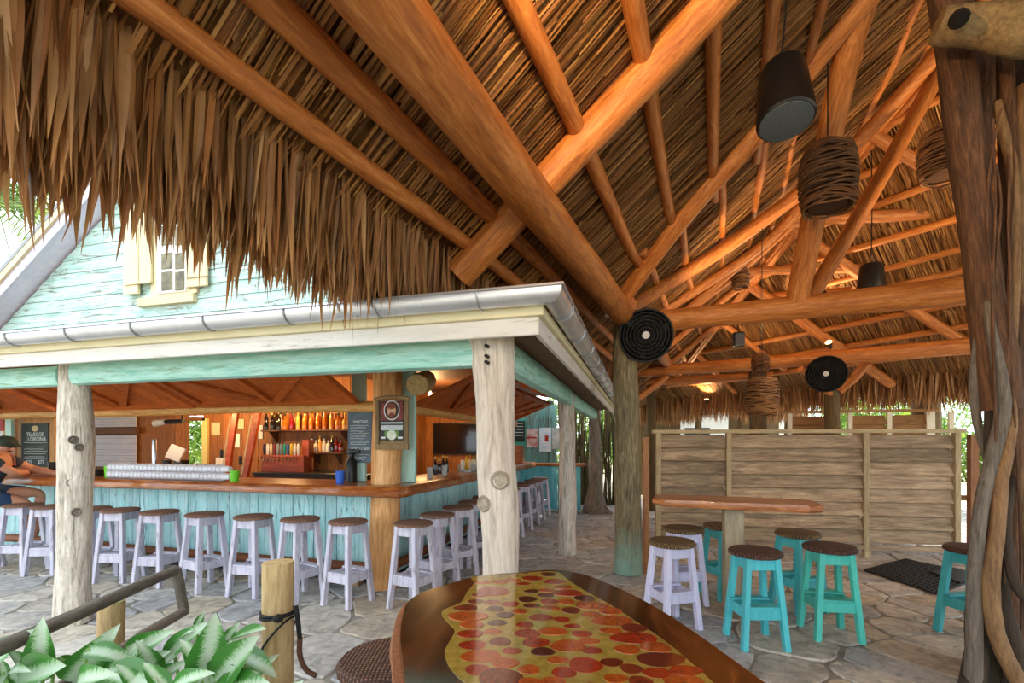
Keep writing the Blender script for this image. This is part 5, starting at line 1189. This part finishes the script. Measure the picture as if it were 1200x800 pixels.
fr('root', [(1190, 560, 2.6), (1180, 600, 2.55), (1184, 660, 2.5), (1200, 700, 2.46), (1240, 720, 2.4)], [.03, .03, .028, .03, .03], FBD)
fr('root', [(1176, 60, 2.85), (1184, 200, 2.82), (1178, 330, 2.8), (1192, 460, 2.76), (1200, 600, 2.7), (1192, 720, 2.62), (1180, 860, 2.55)], [.05, .06, .05, .055, .05, .06, .08], FB)
fr('root', [(1200, 100, 2.8), (1194, 260, 2.78), (1202, 420, 2.75), (1196, 520, 2.7), (1205, 640, 2.62)], [.04, .045, .04, .045, .04], FB3)
fr('root', [(1158, 470, 2.68), (1162, 560, 2.66), (1156, 640, 2.64), (1150, 720, 2.6), (1134, 830, 2.5)], [.02, .04, .045, .06, .08], FBD)
fr('root', [(1172, 600, 2.6), (1176, 700, 2.56), (1190, 780, 2.5), (1186, 870, 2.44)], [.02, .05, .07, .1], FBD)
for k in range(5):
    x = R.uniform(1164, 1198); x2 = x+R.uniform(-18, 14); pole('thin_vine', [at(x, R.uniform(80, 200), 2.62), at((x+x2)/2+R.uniform(-8, 8), 330, 2.6), at(x2+R.uniform(-6, 6), R.uniform(640, 800), 2.54)], .006, .006, FB, fig, seg=6, n=12, wob=.02)
mb = MB().lathe([(1, -.05), (1.02, 0), (.93, .02), (.5, .03), (.005, .032)], seg=20); c = at(1190, 645, 2.72); f = tocam(c).normalized(); f.z = .05; s = f.cross(V((0, 0, 1))).normalized(); u = s.cross(f)
ca = math.cos(.35); sa_ = math.sin(.35)
mb.v = [c+s*((p.x*ca-p.y*sa_)*.12)*-1+u*((p.x*sa_+p.y*ca)*.24)+f*p.z for p in mb.v]
mb.build('bark_scar', wood('scar', '#8a5c42', '#c29a7c', 'z', 5, .7, .4), fig, smooth=True)

# ================================================================== resin table in the foreground
TZ = .98
tab = thing('resin_table', 'glossy live-edge table with red wood slices set in yellow resin', 'table', (0, 0, 0))
def tp(px, py): q = onz(px, py, TZ); return (q.x, q.y)
out_px = [(472, 800), (469, 770), (467, 745), (470, 722), (476, 706), (492, 694), (520, 685), (548, 677), (580, 672), (610, 670), (640, 667), (662, 668), (690, 674), (720, 686), (750, 700), (790, 723), (830, 750), (870, 779), (902, 802), (960, 850), (1050, 950), (1100, 1080), (1000, 1250), (760, 1320), (560, 1250), (485, 1080), (470, 920), (474, 850)]
ol = [V(tp(*p)+(0,)) for p in out_px]; ol = bezier(ol+[ol[0]], len(ol)*3)[:-1]; ol.reverse()
# counter-clockwise order seen from above
area = sum(ol[i].x*ol[(i+1) % len(ol)].y-ol[(i+1) % len(ol)].x*ol[i].y for i in range(len(ol)))
if area < 0: ol.reverse()
mb = MB(); n = len(ol); cc = sum(ol, V((0, 0, 0)))/n
prev = 0
for z_, k in ((TZ-.075, .965), (TZ-.06, .985), (TZ-.03, 1.0), (TZ-.01, .995), (TZ, .985)):
    for i, q in enumerate(ol):
        w = 1+(.012*math.sin(i*1.7+z_*90) if k > .98 and z_ < TZ-.005 else 0); L = (q-cc).length
        mb.v.append(V((cc.x+(q.x-cc.x)*(1-(1-k)*.35/max(L, .2))*1, cc.y+(q.y-cc.y)*(1-(1-k)*.35/max(L, .2)), z_)))
for i in range(4):
    for j in range(n): a = i*n+j; b = i*n+(j+1) % n; mb.f.append((a, b, b+n, a+n))
mb.f += [tuple(reversed(range(n))), tuple(4*n+j for j in range(n))]
SLABM = wood('walnut_slab', '#261206', '#7a4418', 'y', 6, .15, .05, .0, coat=.6, mid='#4a260c')
mb.build('slab', SLABM, tab, smooth=True)
BARKE = wood('live_edge', '#6e3c1c', '#b87a48', 'n', 12, .7, .6)
mb = MB(); m = 8
rimidx = range(n)
pts = [V((q.x, q.y, TZ-.035)) for q in ol]; pts = pts+[pts[0]]
mb.tube(pts, .022, 8, .2, cap=False); mb.build('live_edge', BARKE, tab, smooth=True)
in_px = [(549, 806), (536, 793), (525, 779), (521, 763), (530, 746), (532, 737), (518, 722), (521, 714), (540, 706), (547, 694), (556, 683), (553, 676), (580, 674), (612, 671.5), (640, 669.5), (655, 671), (668, 681), (690, 695), (716, 709), (745, 728), (778, 750), (808, 775), (838, 802), (890, 860), (960, 970), (970, 1080), (900, 1200), (760, 1260), (620, 1180), (570, 1020), (555, 900), (552, 840)]
il = [V(tp(*p)+(0,)) for p in in_px]; area = sum(il[i].x*il[(i+1) % len(il)].y-il[(i+1) % len(il)].x*il[i].y for i in range(len(il)))
if area < 0: il.reverse()
il = bezier(il+[il[0]], len(il)*3)[:-1]
RES = plain('yellow_resin', '#968032', .08, 0, '#bca852', 30, 0, coat=1.0)
mb = MB(); n = len(il); mb.v = [V((q.x, q.y, TZ-.01)) for q in il]+[V((q.x, q.y, TZ+.0012)) for q in il]; mb.f = [(j, (j+1) % n, n+(j+1) % n, n+j) for j in range(n)]+[tuple(range(n, 2*n))]
mb.build('resin_fill', RES, tab)
A_ = [(820, 88, 110), (915, 66, 80), (950, 108, 120), (1000, 140, 100), (905, 160, 90), (815, 165, 80), (765, 120, 80), (700, 100, 90), (630, 108, 80), (530, 112, 90), (590, 165, 170), (1025, 175, 160), (1125, 205, 110), (900, 187, 90), (790, 212, 100), (920, 225, 100), (1020, 227, 90), (505, 188, 80), (490, 225, 90), (585, 228, 90), (690, 240, 95), (815, 250, 95), (925, 262, 100), (1045, 278, 100), (1165, 302, 110), (430, 262, 130), (605, 268, 95), (740, 282, 85), (440, 312, 220), (660, 305, 95), (870, 318, 130), (990, 330, 90), (1055, 370, 90), (615, 350, 105), (465, 362, 130), (775, 362, 95), (585, 402, 100), (790, 412, 140), (940, 400, 160), (1110, 415, 110), (455, 415, 140), (630, 460, 115), (470, 480, 150), (840, 465, 150), (1030, 485, 190), (1150, 458, 120), (698, 515, 110), (880, 520, 130), (520, 545, 220), (1170, 512, 110), (970, 568, 120), (1130, 597, 180), (660, 585, 150), (800, 625, 115), (1005, 640, 135), (495, 625, 130), (630, 675, 240), (805, 700, 130), (945, 695, 130)]
B_ = [(345, 258, 115), (360, 312, 210), (350, 365, 110), (475, 350, 130), (475, 405, 235), (440, 467, 125), (590, 455, 150), (620, 520, 245), (355, 537, 115), (460, 572, 110), (600, 595, 150), (755, 582, 165), (375, 625, 120), (740, 640, 200), (510, 640, 120), (245, 228, 165)]
dd = [(x/5+460, y/5+660, w/5) for x, y, w in A_]+[(x/4.615+640, y/4.615+660, w/4.615) for x, y, w in B_]
rd = random.Random(2)
for gy in range(9):                                             # the part of the table below the picture's edge
    for gx in range(7):
        x = 575+gx*60+gy*4+rd.uniform(-12, 12); y = 815+gy*26*(1+gy*.16)+rd.uniform(-6, 6); dd.append((x, y, rd.uniform(36, 62)*(1+gy*.12)))
def inside(p, poly):
    c = False
    for i in range(len(poly)):
        a, b = poly[i], poly[i-1]
        if (a.y > p[1]) != (b.y > p[1]) and p[0] < (b.x-a.x)*(p[1]-a.y)/(b.y-a.y)+a.x: c = not c
    return c
SLC = [wood('slice_%d' % k, a, b, 'n', 14, .12, .02, .12, coat=1.0) for k, (a, b) in enumerate((('#7a1c08', '#b8401a'), ('#8a3410', '#d06a26'), ('#5a1c10', '#8c3c22'), ('#3e180e', '#6a2c1a')))]
for k, (px, py, w) in enumerate(dd):
    x, y = tp(px, py)
    if not inside((x, y), il): continue
    d = F*(CAMH-TZ)/(py-HY); r = w*d/F/2*1.1
    rx, ry = r, min(r, r*rd.uniform(.62, .95) if w < 36 else .055*rd.uniform(.6, .85)); m = 18; ph = rd.uniform(0, 6)
    rot = YAW+rd.uniform(-.15, .15); z1 = TZ+.0016+(k % 6)*.00022
    P = []
    for j in range(m):
        a = 2*PI*j/m; q = 1+.05*math.sin(3*a+ph); ex, ey = math.cos(a)*rx*q, math.sin(a)*ry*q; P.append((x+ex*math.cos(rot)-ey*math.sin(rot), y+ex*math.sin(rot)+ey*math.cos(rot)))
    MB().prism(P, TZ-.004, z1).build('wood_slice', SLC[rd.choice([0, 0, 1, 1, 1, 2, 0, 3, 1, 0])], tab, o=(x, y, TZ))
q = V(tp(740, 1000)+(0,)); pole('pedestal', [q, q+V((0, 0, TZ-.07))], .17, .13, DRIFT(), tab, seg=14)
c = onz(455, 790, .70); o = make_stool('table_stool', 'stool with dark woven seat tucked under the resin table edge', 'stool', None, .70, LV2, RATD, .3, .185, .045); c = at(447, 792, 1.78); o.location = (c.x+.03, c.y, 0); WL[o.name] = o.location.copy()

# ================================================================== rail, rope post and planting in the near corner
PINE = wood('round_pine', '#8a6c40', '#d8be8c', 'z', 6, .7, .4, .04)
b = at(326, 660, 2.25); rp_ = thing('rope_post', 'round pale pine post with black rope tied round it', 'post', (b.x, b.y, 0)); zt = at(326, 658, 2.25).z
pole('post', [(b.x, b.y, 0), (b.x, b.y, zt)], .071, .07, PINE, rp_, wob=.003, jit=.02, seg=18)
ROPE = plain('black_rope', '#15171a', .7); zr = at(326, 716, 2.25).z; nf = tocam(b); nf.z = 0; nf.normalize(); sd_ = V((nf.y, -nf.x, 0))*-1
def ring(z, tilt=0, r=.076): return [V((b.x, b.y, z))+V((math.cos(a)*r, math.sin(a)*r, tilt*math.cos(a))) for a in (2*PI*i/24 for i in range(25))]
mb = MB().tube(ring(zr), .007, 6, 0, cap=False).tube(ring(zr-.014, .01), .007, 6, 0, cap=False).tube(ring(zr-.12, .1, .079), .005, 6, 0, cap=False); mb.build('rope_loops', ROPE, rp_, smooth=True)
kx = V((b.x, b.y, zr-.004))+nf*.09
part(MB().lathe([(.004, -.02), (.02, -.012), (.024, 0), (.02, .012), (.004, .02)], kx, 10), 'rope_knot', ROPE, rp_, smooth=True)
side = c2w(1, 0); sv_ = V((side[0], side[1], 0)); e0 = V((b.x, b.y, zr))+sv_*.082+nf*.02
part(MB().tube(bezier([e0+V((0, 0, .03)), e0+V((0, 0, -.05))+sv_*.012, e0+V((0, 0, -.13))+sv_*.02], 10), .012, 6, .1), 'rope_tail', ROPE, rp_, smooth=True)
part(MB().tube(bezier([e0+V((0, 0, -.12))+sv_*.02, e0+V((0, 0, -.2))+sv_*.02, e0+V((0, 0, -.27))+sv_*.05, e0+V((0, 0, -.3))+sv_*.1], 12), [.014]*10+[.012, .008, .005], 6, .1) if False else MB().tube(bezier([e0+V((0, 0, -.12))+sv_*.02, e0+V((0, 0, -.2))+sv_*.02, e0+V((0, 0, -.27))+sv_*.05, e0+V((0, 0, -.3))+sv_*.1], 12), .013, 6, .15), 'frayed_end', plain('frayed_rope', '#5a3e2c', .9), rp_, smooth=True)
b = at(131, 705, 2.4); rt = thing('short_post', 'short mossy-topped pine post under the weathered handrail', 'post', (b.x, b.y, 0)); zt = at(131, 706, 2.4).z
pole('post', [(b.x, b.y, 0), (b.x, b.y, zt)], .057, .056, PINE, rt, wob=.003, jit=.02, seg=18); part(MB().lathe([(.055, 0), (.05, .006), (.003, .008)], (b.x, b.y, zt), 16), 'mossy_cap', plain('moss_cap', '#7f8448', .9, 0, '#b09a62', 12), rt, smooth=True)
RAILM = wood('grey_rail', '#3a352e', '#7a7166', 'z', 9, .75, .4); hr = thing('handrail', 'weathered grey pole handrail bent back in a loop over the plants', 'handrail', onz(206, 667, .75)*1)
z1_, z2_ = .745, .50
r0, r1 = onz(-140, 818, z1_), onz(206, 668, z1_); r2 = at(216, 717, r1.y*0+2.82); r2 = onz(216, 716, z2_); r3 = onz(150, 757, z2_)
pole('upper_rail', [r0, r1], .03, .028, RAILM, hr, wob=.006); pole('end_rail', [r1+V((0, 0, .01)), r2], .028, .028, RAILM, hr, wob=.002, n=6); pole('lower_rail', [r2, r3, r3+(r3-r2)*.9], .028, .028, RAILM, hr, wob=.004)
# variegated leaves
def leaf_mat():
    m, nt, bs = newmat('variegated_leaf'); tc = nt.nodes.new('ShaderNodeTexCoord'); sx = nt.nodes.new('ShaderNodeSeparateXYZ'); nt.links.new(tc.outputs['Object'], sx.inputs[0])
    ab = nt.nodes.new('ShaderNodeMath'); ab.operation = 'ABSOLUTE'; nt.links.new(sx.outputs['X'], ab.inputs[0])
    mp = nt.nodes.new('ShaderNodeMapping'); mp.inputs['Scale'].default_value = (9, 42, 1); mp.inputs['Rotation'].default_value = (0, 0, 0); nt.links.new(tc.outputs['Object'], mp.inputs['Vector'])
    nz = _noise(nt, mp.outputs[0], 1.0, 3, .6, 1.0)
    ad = nt.nodes.new('ShaderNodeMath'); ad.operation = 'MULTIPLY_ADD'; ad.inputs[1].default_value = .16; nt.links.new(nz, ad.inputs[0]); nt.links.new(ab.outputs[0], ad.inputs[2])
    sc_ = nt.nodes.new('ShaderNodeMath'); sc_.operation = 'MULTIPLY'; sc_.inputs[1].default_value = 5.3; nt.links.new(ad.outputs[0], sc_.inputs[0])
    col = _ramp(nt, sc_.outputs[0], [(.6, lin('#bcd2ba')), (.84, lin('#8cb882')), (1.0, lin('#3f7f30'))])
    oi = nt.nodes.new('ShaderNodeObjectInfo'); nt.links.new(_vary(nt, col, oi.outputs['Random'], .15), bs.inputs['Base Color']); bs.inputs['Roughness'].default_value = .32
    t = nt.nodes.new('ShaderNodeBsdfTranslucent'); nt.links.new(col, t.inputs['Color']); mx = nt.nodes.new('ShaderNodeMixShader'); mx.inputs[0].default_value = .25
    nt.links.new(bs.outputs[0], mx.inputs[1]); nt.links.new(t.outputs[0], mx.inputs[2]); nt.links.new(mx.outputs[0], nt.nodes['Material Output'].inputs['Surface']); return m
LM = leaf_mat(); GL = plain('plain_leaf', '#4f9a34', .35, 0, '#7cc04c', 10); STEM = plain('leaf_stem', '#7fa85a', .5)
def leaf_mesh(name, bend, ln=1.0, wd=.44):
    mb = MB(); n, m = 10, 6
    for i in range(n+1):
        t = i/n; w = wd*math.sin(PI*min(1, t**.75))**.8*(1-.25*t) if 0 < t < 1 else .004
        for j in range(m+1):
            s = j/m*2-1; mb.v.append(V((s*w*.5*ln, t*ln, bend*math.sin(PI*t*.7)*ln*.25-(t**2)*bend*.25*ln+abs(s)*w*.22*ln)))
    for i in range(n):
        for j in range(m): a = i*(m+1)+j; mb.f.append((a, a+1, a+m+2, a+m+1))
    me = mb.mesh(name, V((0, 0, 0))); me.materials.append(LM); me.shade_smooth(); return me
LMESH = [leaf_mesh('leaf', .3), leaf_mesh('leaf', .7), leaf_mesh('leaf', 1.0), leaf_mesh('leaf', .1, wd=.52)]
groups = [[], [], [], []]
LV = [((50, 800), (50, 731), 1.85, 0), ((-6, 790), (38, 742), 1.9, 0), ((83, 800), (133, 740), 1.95, 1), ((100, 763), (152, 774), 1.85, 1), ((146, 768), (198, 741), 2.0, 1), ((190, 778), (240, 733), 2.0, 2), ((236, 806), (251, 727), 1.85, 2), ((254, 803), (298, 751), 1.8, 3), ((272, 772), (318, 790), 1.85, 3), ((122, 788), (180, 806), 1.8, 1), ((66, 772), (95, 778), 1.95, 0), ((262, 757), (306, 739), 2.05, 3), ((176, 800), (216, 776), 1.85, 2), ((14, 800), (70, 782), 1.8, 0), ((230, 735), (239, 717), 2.1, 2), ((264, 752), (279, 731), 2.1, 3), ((200, 812), (245, 790), 1.75, 2), ((150, 790), (195, 765), 1.95, 1), ((0, 815), (30, 788), 1.75, 0), ((250, 815), (310, 803), 1.75, 3), ((90, 815), (130, 792), 1.75, 1), ((205, 770), (222, 742), 2.05, 2), ((285, 800), (322, 770), 1.95, 3), ((170, 815), (140, 782), 1.75, 1), ((30, 800), (10, 765), 1.9, 0)]
LAB = ['variegated green and silver leafy plant at the picture corner by the handrail', 'variegated silver-leaved plant in front of the short mossy post', 'variegated plant with the tallest upright silver leaf', 'variegated silver-leaved plant beside the rope post']
bases = [at(30, 900, 1.8), at(140, 900, 1.8), at(225, 900, 1.85), at(285, 900, 1.9)]; plants = []
for k in range(4): bases[k].z = 0; plants.append(thing('leafy_plant', LAB[k], 'plant', bases[k], 'variegated plants by the rope post'))
rl = random.Random(4)
extra = []
for k in range(4):
    for j in range(5):
        px = {0: 30, 1: 130, 2: 220, 3: 285}[k]+rl.uniform(-45, 45); py = rl.uniform(790, 850); extra.append(((px, py), (px+rl.uniform(-40, 40), py-rl.uniform(18, 45)), rl.uniform(1.72, 2.1), k))
for (p0, p1, d, k) in LV+extra:
    a = at(*p0, d); t_ = at(*p1, d-rl.uniform(-.03, .10)); y_ = (t_-a); ln = y_.length*1.12; y_.normalize()
    z_ = tocam(a).normalized()*rl.uniform(.5, 1)+V((0, 0, rl.uniform(.35, .9)))+V((rl.uniform(-.4, .4), rl.uniform(-.3, .3), 0)); x_ = y_.cross(z_).normalized(); z_ = x_.cross(y_)
    lf_ = bpy.data.objects.new('leaf', rl.choice(LMESH)); link(lf_, plants[k], a); M = Matrix((x_, y_, z_)).transposed(); lf_.rotation_mode = 'QUATERNION'; lf_.rotation_quaternion = M.to_quaternion(); lf_.scale = (ln, ln, ln)
    bs_ = bases[k]+V((rl.uniform(-.06, .06), rl.uniform(-.06, .06), 0)); MB().tube(bezier([bs_, lerp(bs_, a, .6)+V((0, 0, .05)), a, a+y_*.03], 8), .007, 5, 0).build('stalk', STEM, plants[k], smooth=True)
bed = MB().prism([(p.x, p.y) for p in (at(-120, 700, 1.5), at(330, 700, 1.5), at(320, 700, 2.15), at(-120, 700, 2.15))], -.02, .03); 
bo = bed.build('planting_bed', plain('soil', '#3e3226', .95, 0, '#5c4a36', 20, .5)); tag(bo, 'dark soil bed under the variegated plants', 'soil', kind='structure')

# ================================================================== beyond: palm, bushes, pale building
GR = leafmat('green_leaf', ['#3f6a1e', '#6f9a30', '#a8c04a', '#2c5216', '#86b03c'], .45, .35)
def palm(label, base, h, n=16, fl_=2.4, seed=1):
    r_ = random.Random(seed); rt = thing('palm_tree', label, 'palm', base); tp_ = V(base)+V((.1, 0, h)); pole('trunk', [base, tp_], .14, .1, wood('palm_trunk', '#5a4a36', '#94846a', 'z', 9), rt, jit=.1)
    for k in range(n):
        a = 2*PI*k/n+r_.uniform(-.2, .2); el = r_.uniform(-.1, 1.0); mb = MB(); d = V((math.cos(a), math.sin(a), 0)); pts = []
        for i in range(13):
            t = i/12; pts.append(tp_+d*(fl_*t*math.cos(el)*.95)+V((0, 0, fl_*(math.sin(el)*t-.75*t*t))))
        mb.tube(pts, [.02*(1-.8*i/12) for i in range(13)], 4, 0)
        s = d.cross(V((0, 0, 1)))
        for i in range(1, 13):
            for q in (0, .5):
                p = lerp(pts[i-1], pts[i], q); L = (.85 if fl_ > 4 else .55)*math.sin(PI*(.12+.85*(i+q)/13.5))
                for sg in (-1, 1):
                    e = p+s*sg*L*.8+d*L*.45+V((0, 0, -L*.35)); w = d*.028; m_ = lerp(p, e, .5)+V((0, 0, .02)); mb.add([p-w*.5, p+w*.5, m_+w, e, m_-w], [(0, 1, 2, 4), (4, 2, 3)])
        mb.build('frond', GR, rt)
q = at(-14, 232, 13.0); palm('tall green palm showing past the gable rake under the hanging thatch', (q.x, q.y, 0), q.z, 44, 4.2, 2)
palm('green palm further behind the gable', (-24.0, 16.0, 0), 8.5, 18, 3.6, 5)
def bush(label, c, rx, rz, n, seed=0, trunk=True, cat='bush', name='leafy_bush'):
    r_ = np.random.RandomState(seed); rt = thing(name, label, cat, c); u = r_.normal(size=(n, 3)); u /= np.linalg.norm(u, axis=1)[:, None]; rad = r_.uniform(.45, 1, n)**.5
    P = u*rad[:, None]*np.array([rx, rx, rz])+np.array([0, 0, rz*1.05]); D = r_.normal(size=(n, 3)); D /= np.linalg.norm(D, axis=1)[:, None]; L = r_.uniform(.1, .2, n)[:, None]; Wv = np.cross(D, r_.normal(size=(n, 3))); Wv /= np.linalg.norm(Wv, axis=1)[:, None]; Wv *= .04
    V_, F_ = strips(P-D*L, P+D*L, Wv*.6, mid=P+Wv*0, taper=.1); V_[:, :] += 0; bulk('crown', V_, F_, GR, rt, c)
    pole('stem', [c, V(c)+V((0, 0, rz*.9))], .07, .03, wood('palm_trunk', '#5a4a36', '#94846a', 'z', 9), rt)
BS = [((832, 17.2), .6, .8, 'round sunlit bush seen through the bright gap above the fence'), ((1065, 11.5), 1.2, 1.1, 'sunlit bush beyond the louvred screen'), ((1200, 9.5), .8, 1.1, 'bush behind the fig roots'), ((748, 17.5), 1.2, 1.4, 'bush behind the slim far log post'), ((1010, 14.5), 1.5, 1.5, 'broad bush far behind the louvred screen'), ((672, 15.0), 1.3, 1.6, 'bush behind the twig screen'), ((1000, 19.0), 1.0, 1.4, 'far bush right of the pale building')]
for k, ((px, d), rx, rz, lab) in enumerate(BS): c = at(px, 518, d); c.z = -.045; bush(lab, c, rx, rz, 1800, k)
for k, (x, y) in enumerate(((-13, 10.4), (-10.2, 11.6), (-15.3, 14.5))): bush(['yellow-green bush seen through the narrow bar window', 'bush further along behind the bar window', 'bush at the far corner behind the bar'][k], V((x, y, -.045)), 1.3, 1.2, 1500, 20+k)
hL, hR = at(738, 500, 13.2), at(945, 500, 12.2); hL.z = hR.z = 0; hd_ = (hR-hL).normalized(); hn = V((hd_.y, -hd_.x, 0)); HWd = (hR-hL).length
hut2 = thing('thatch_shelter', 'dark thatched shelter further back, fringed with hanging leaves', 'shelter', (hL+hR)/2)
e0, e1 = hL+V((0, 0, 2.62)), hR+V((0, 0, 2.62)); r0_, r1_ = e0-hn*2.5+V((0, 0, 1.8)), e1-hn*2.5+V((0, 0, 1.8))
part(quad_slab(e0, e1, r1_, r0_, .15), 'roof_slope', plain('thatch_backing', '#4d3a1c', .9), hut2)
mb = MB()
for k in range(1300):
    u = rb.uniform(0, HWd); px_ = 738+207*u/HWd; low = 2.02 if (px_ < 818 or px_ > 874) else 2.5
    p = hL+hd_*u-hn*rb.uniform(-.05, .3)+V((0, 0, 2.72)); mb.add(blade_curve(p, p.z-low+rb.gauss(0, .06), hd_*rb.gauss(0, .06), hn*.2*rb.random(), rb.uniform(.014, .03), rb.uniform(0, 6.3)), blade_faces())
tag(mb.build('fringe', FRINGE, hut2), kind='stuff')
for u in (.3, HWd*.42, HWd*.66, HWd-.3):
    b = hL+hd_*u-hn*.4; pole('post', [b, b+V((0, 0, 2.75))], .1, .09, wood('dark_post', '#3d2f1c', '#7d6436', 'z'), hut2)
bk0, bk1 = hL-hn*2.2, hL+hd_*(HWd*.36)-hn*2.2; part(MB().beam(bk0+V((0, 0, 1.3)), bk1+V((0, 0, 1.3)), .06, 2.6), 'back_screen', wood('dark_post', '#3d2f1c', '#7d6436', 'x'), hut2)
bk0, bk1 = hL+hd_*(HWd*.68)-hn*2.2, hR-hn*2.2; part(MB().beam(bk0+V((0, 0, 1.3)), bk1+V((0, 0, 1.3)), .06, 2.6), 'back_screen', wood('dark_post', '#3d2f1c', '#7d6436', 'x'), hut2)
bc = at(850, 500, 19.0); bw = thing('pale_building', 'sunlit white building far beyond the hut', 'building', (bc.x, bc.y, -.045))
part(MB().box((bc.x, bc.y, 1.4), (4.2, 2.5, 2.9)), 'wall', plain('white_render', '#f2f0ea', .8, 0, '#e4e0d8', 3), bw); part(MB().beam((bc.x-2.4, bc.y, 2.95), (bc.x+2.4, bc.y, 2.95), 3.2, .16), 'roof', plain('red_roof', '#7a4a48', .8), bw)
for dx in (-1.2, .6): part(MB().box((bc.x+dx, bc.y-1.26, 1.5), (.9, .05, 1.1)), 'window', plain('dark_window', '#3a4044', .2), bw)
for k in range(6):
    c = at([690, 800, 870, 950, 1030, 1100][k], 518, 27); c.z = -.045; bush('tall tree crown, %s along the far edge of the yard' % ORD[k], c, 1.6, 2.9, 2200, 40+k, cat='tree', name='yard_tree')
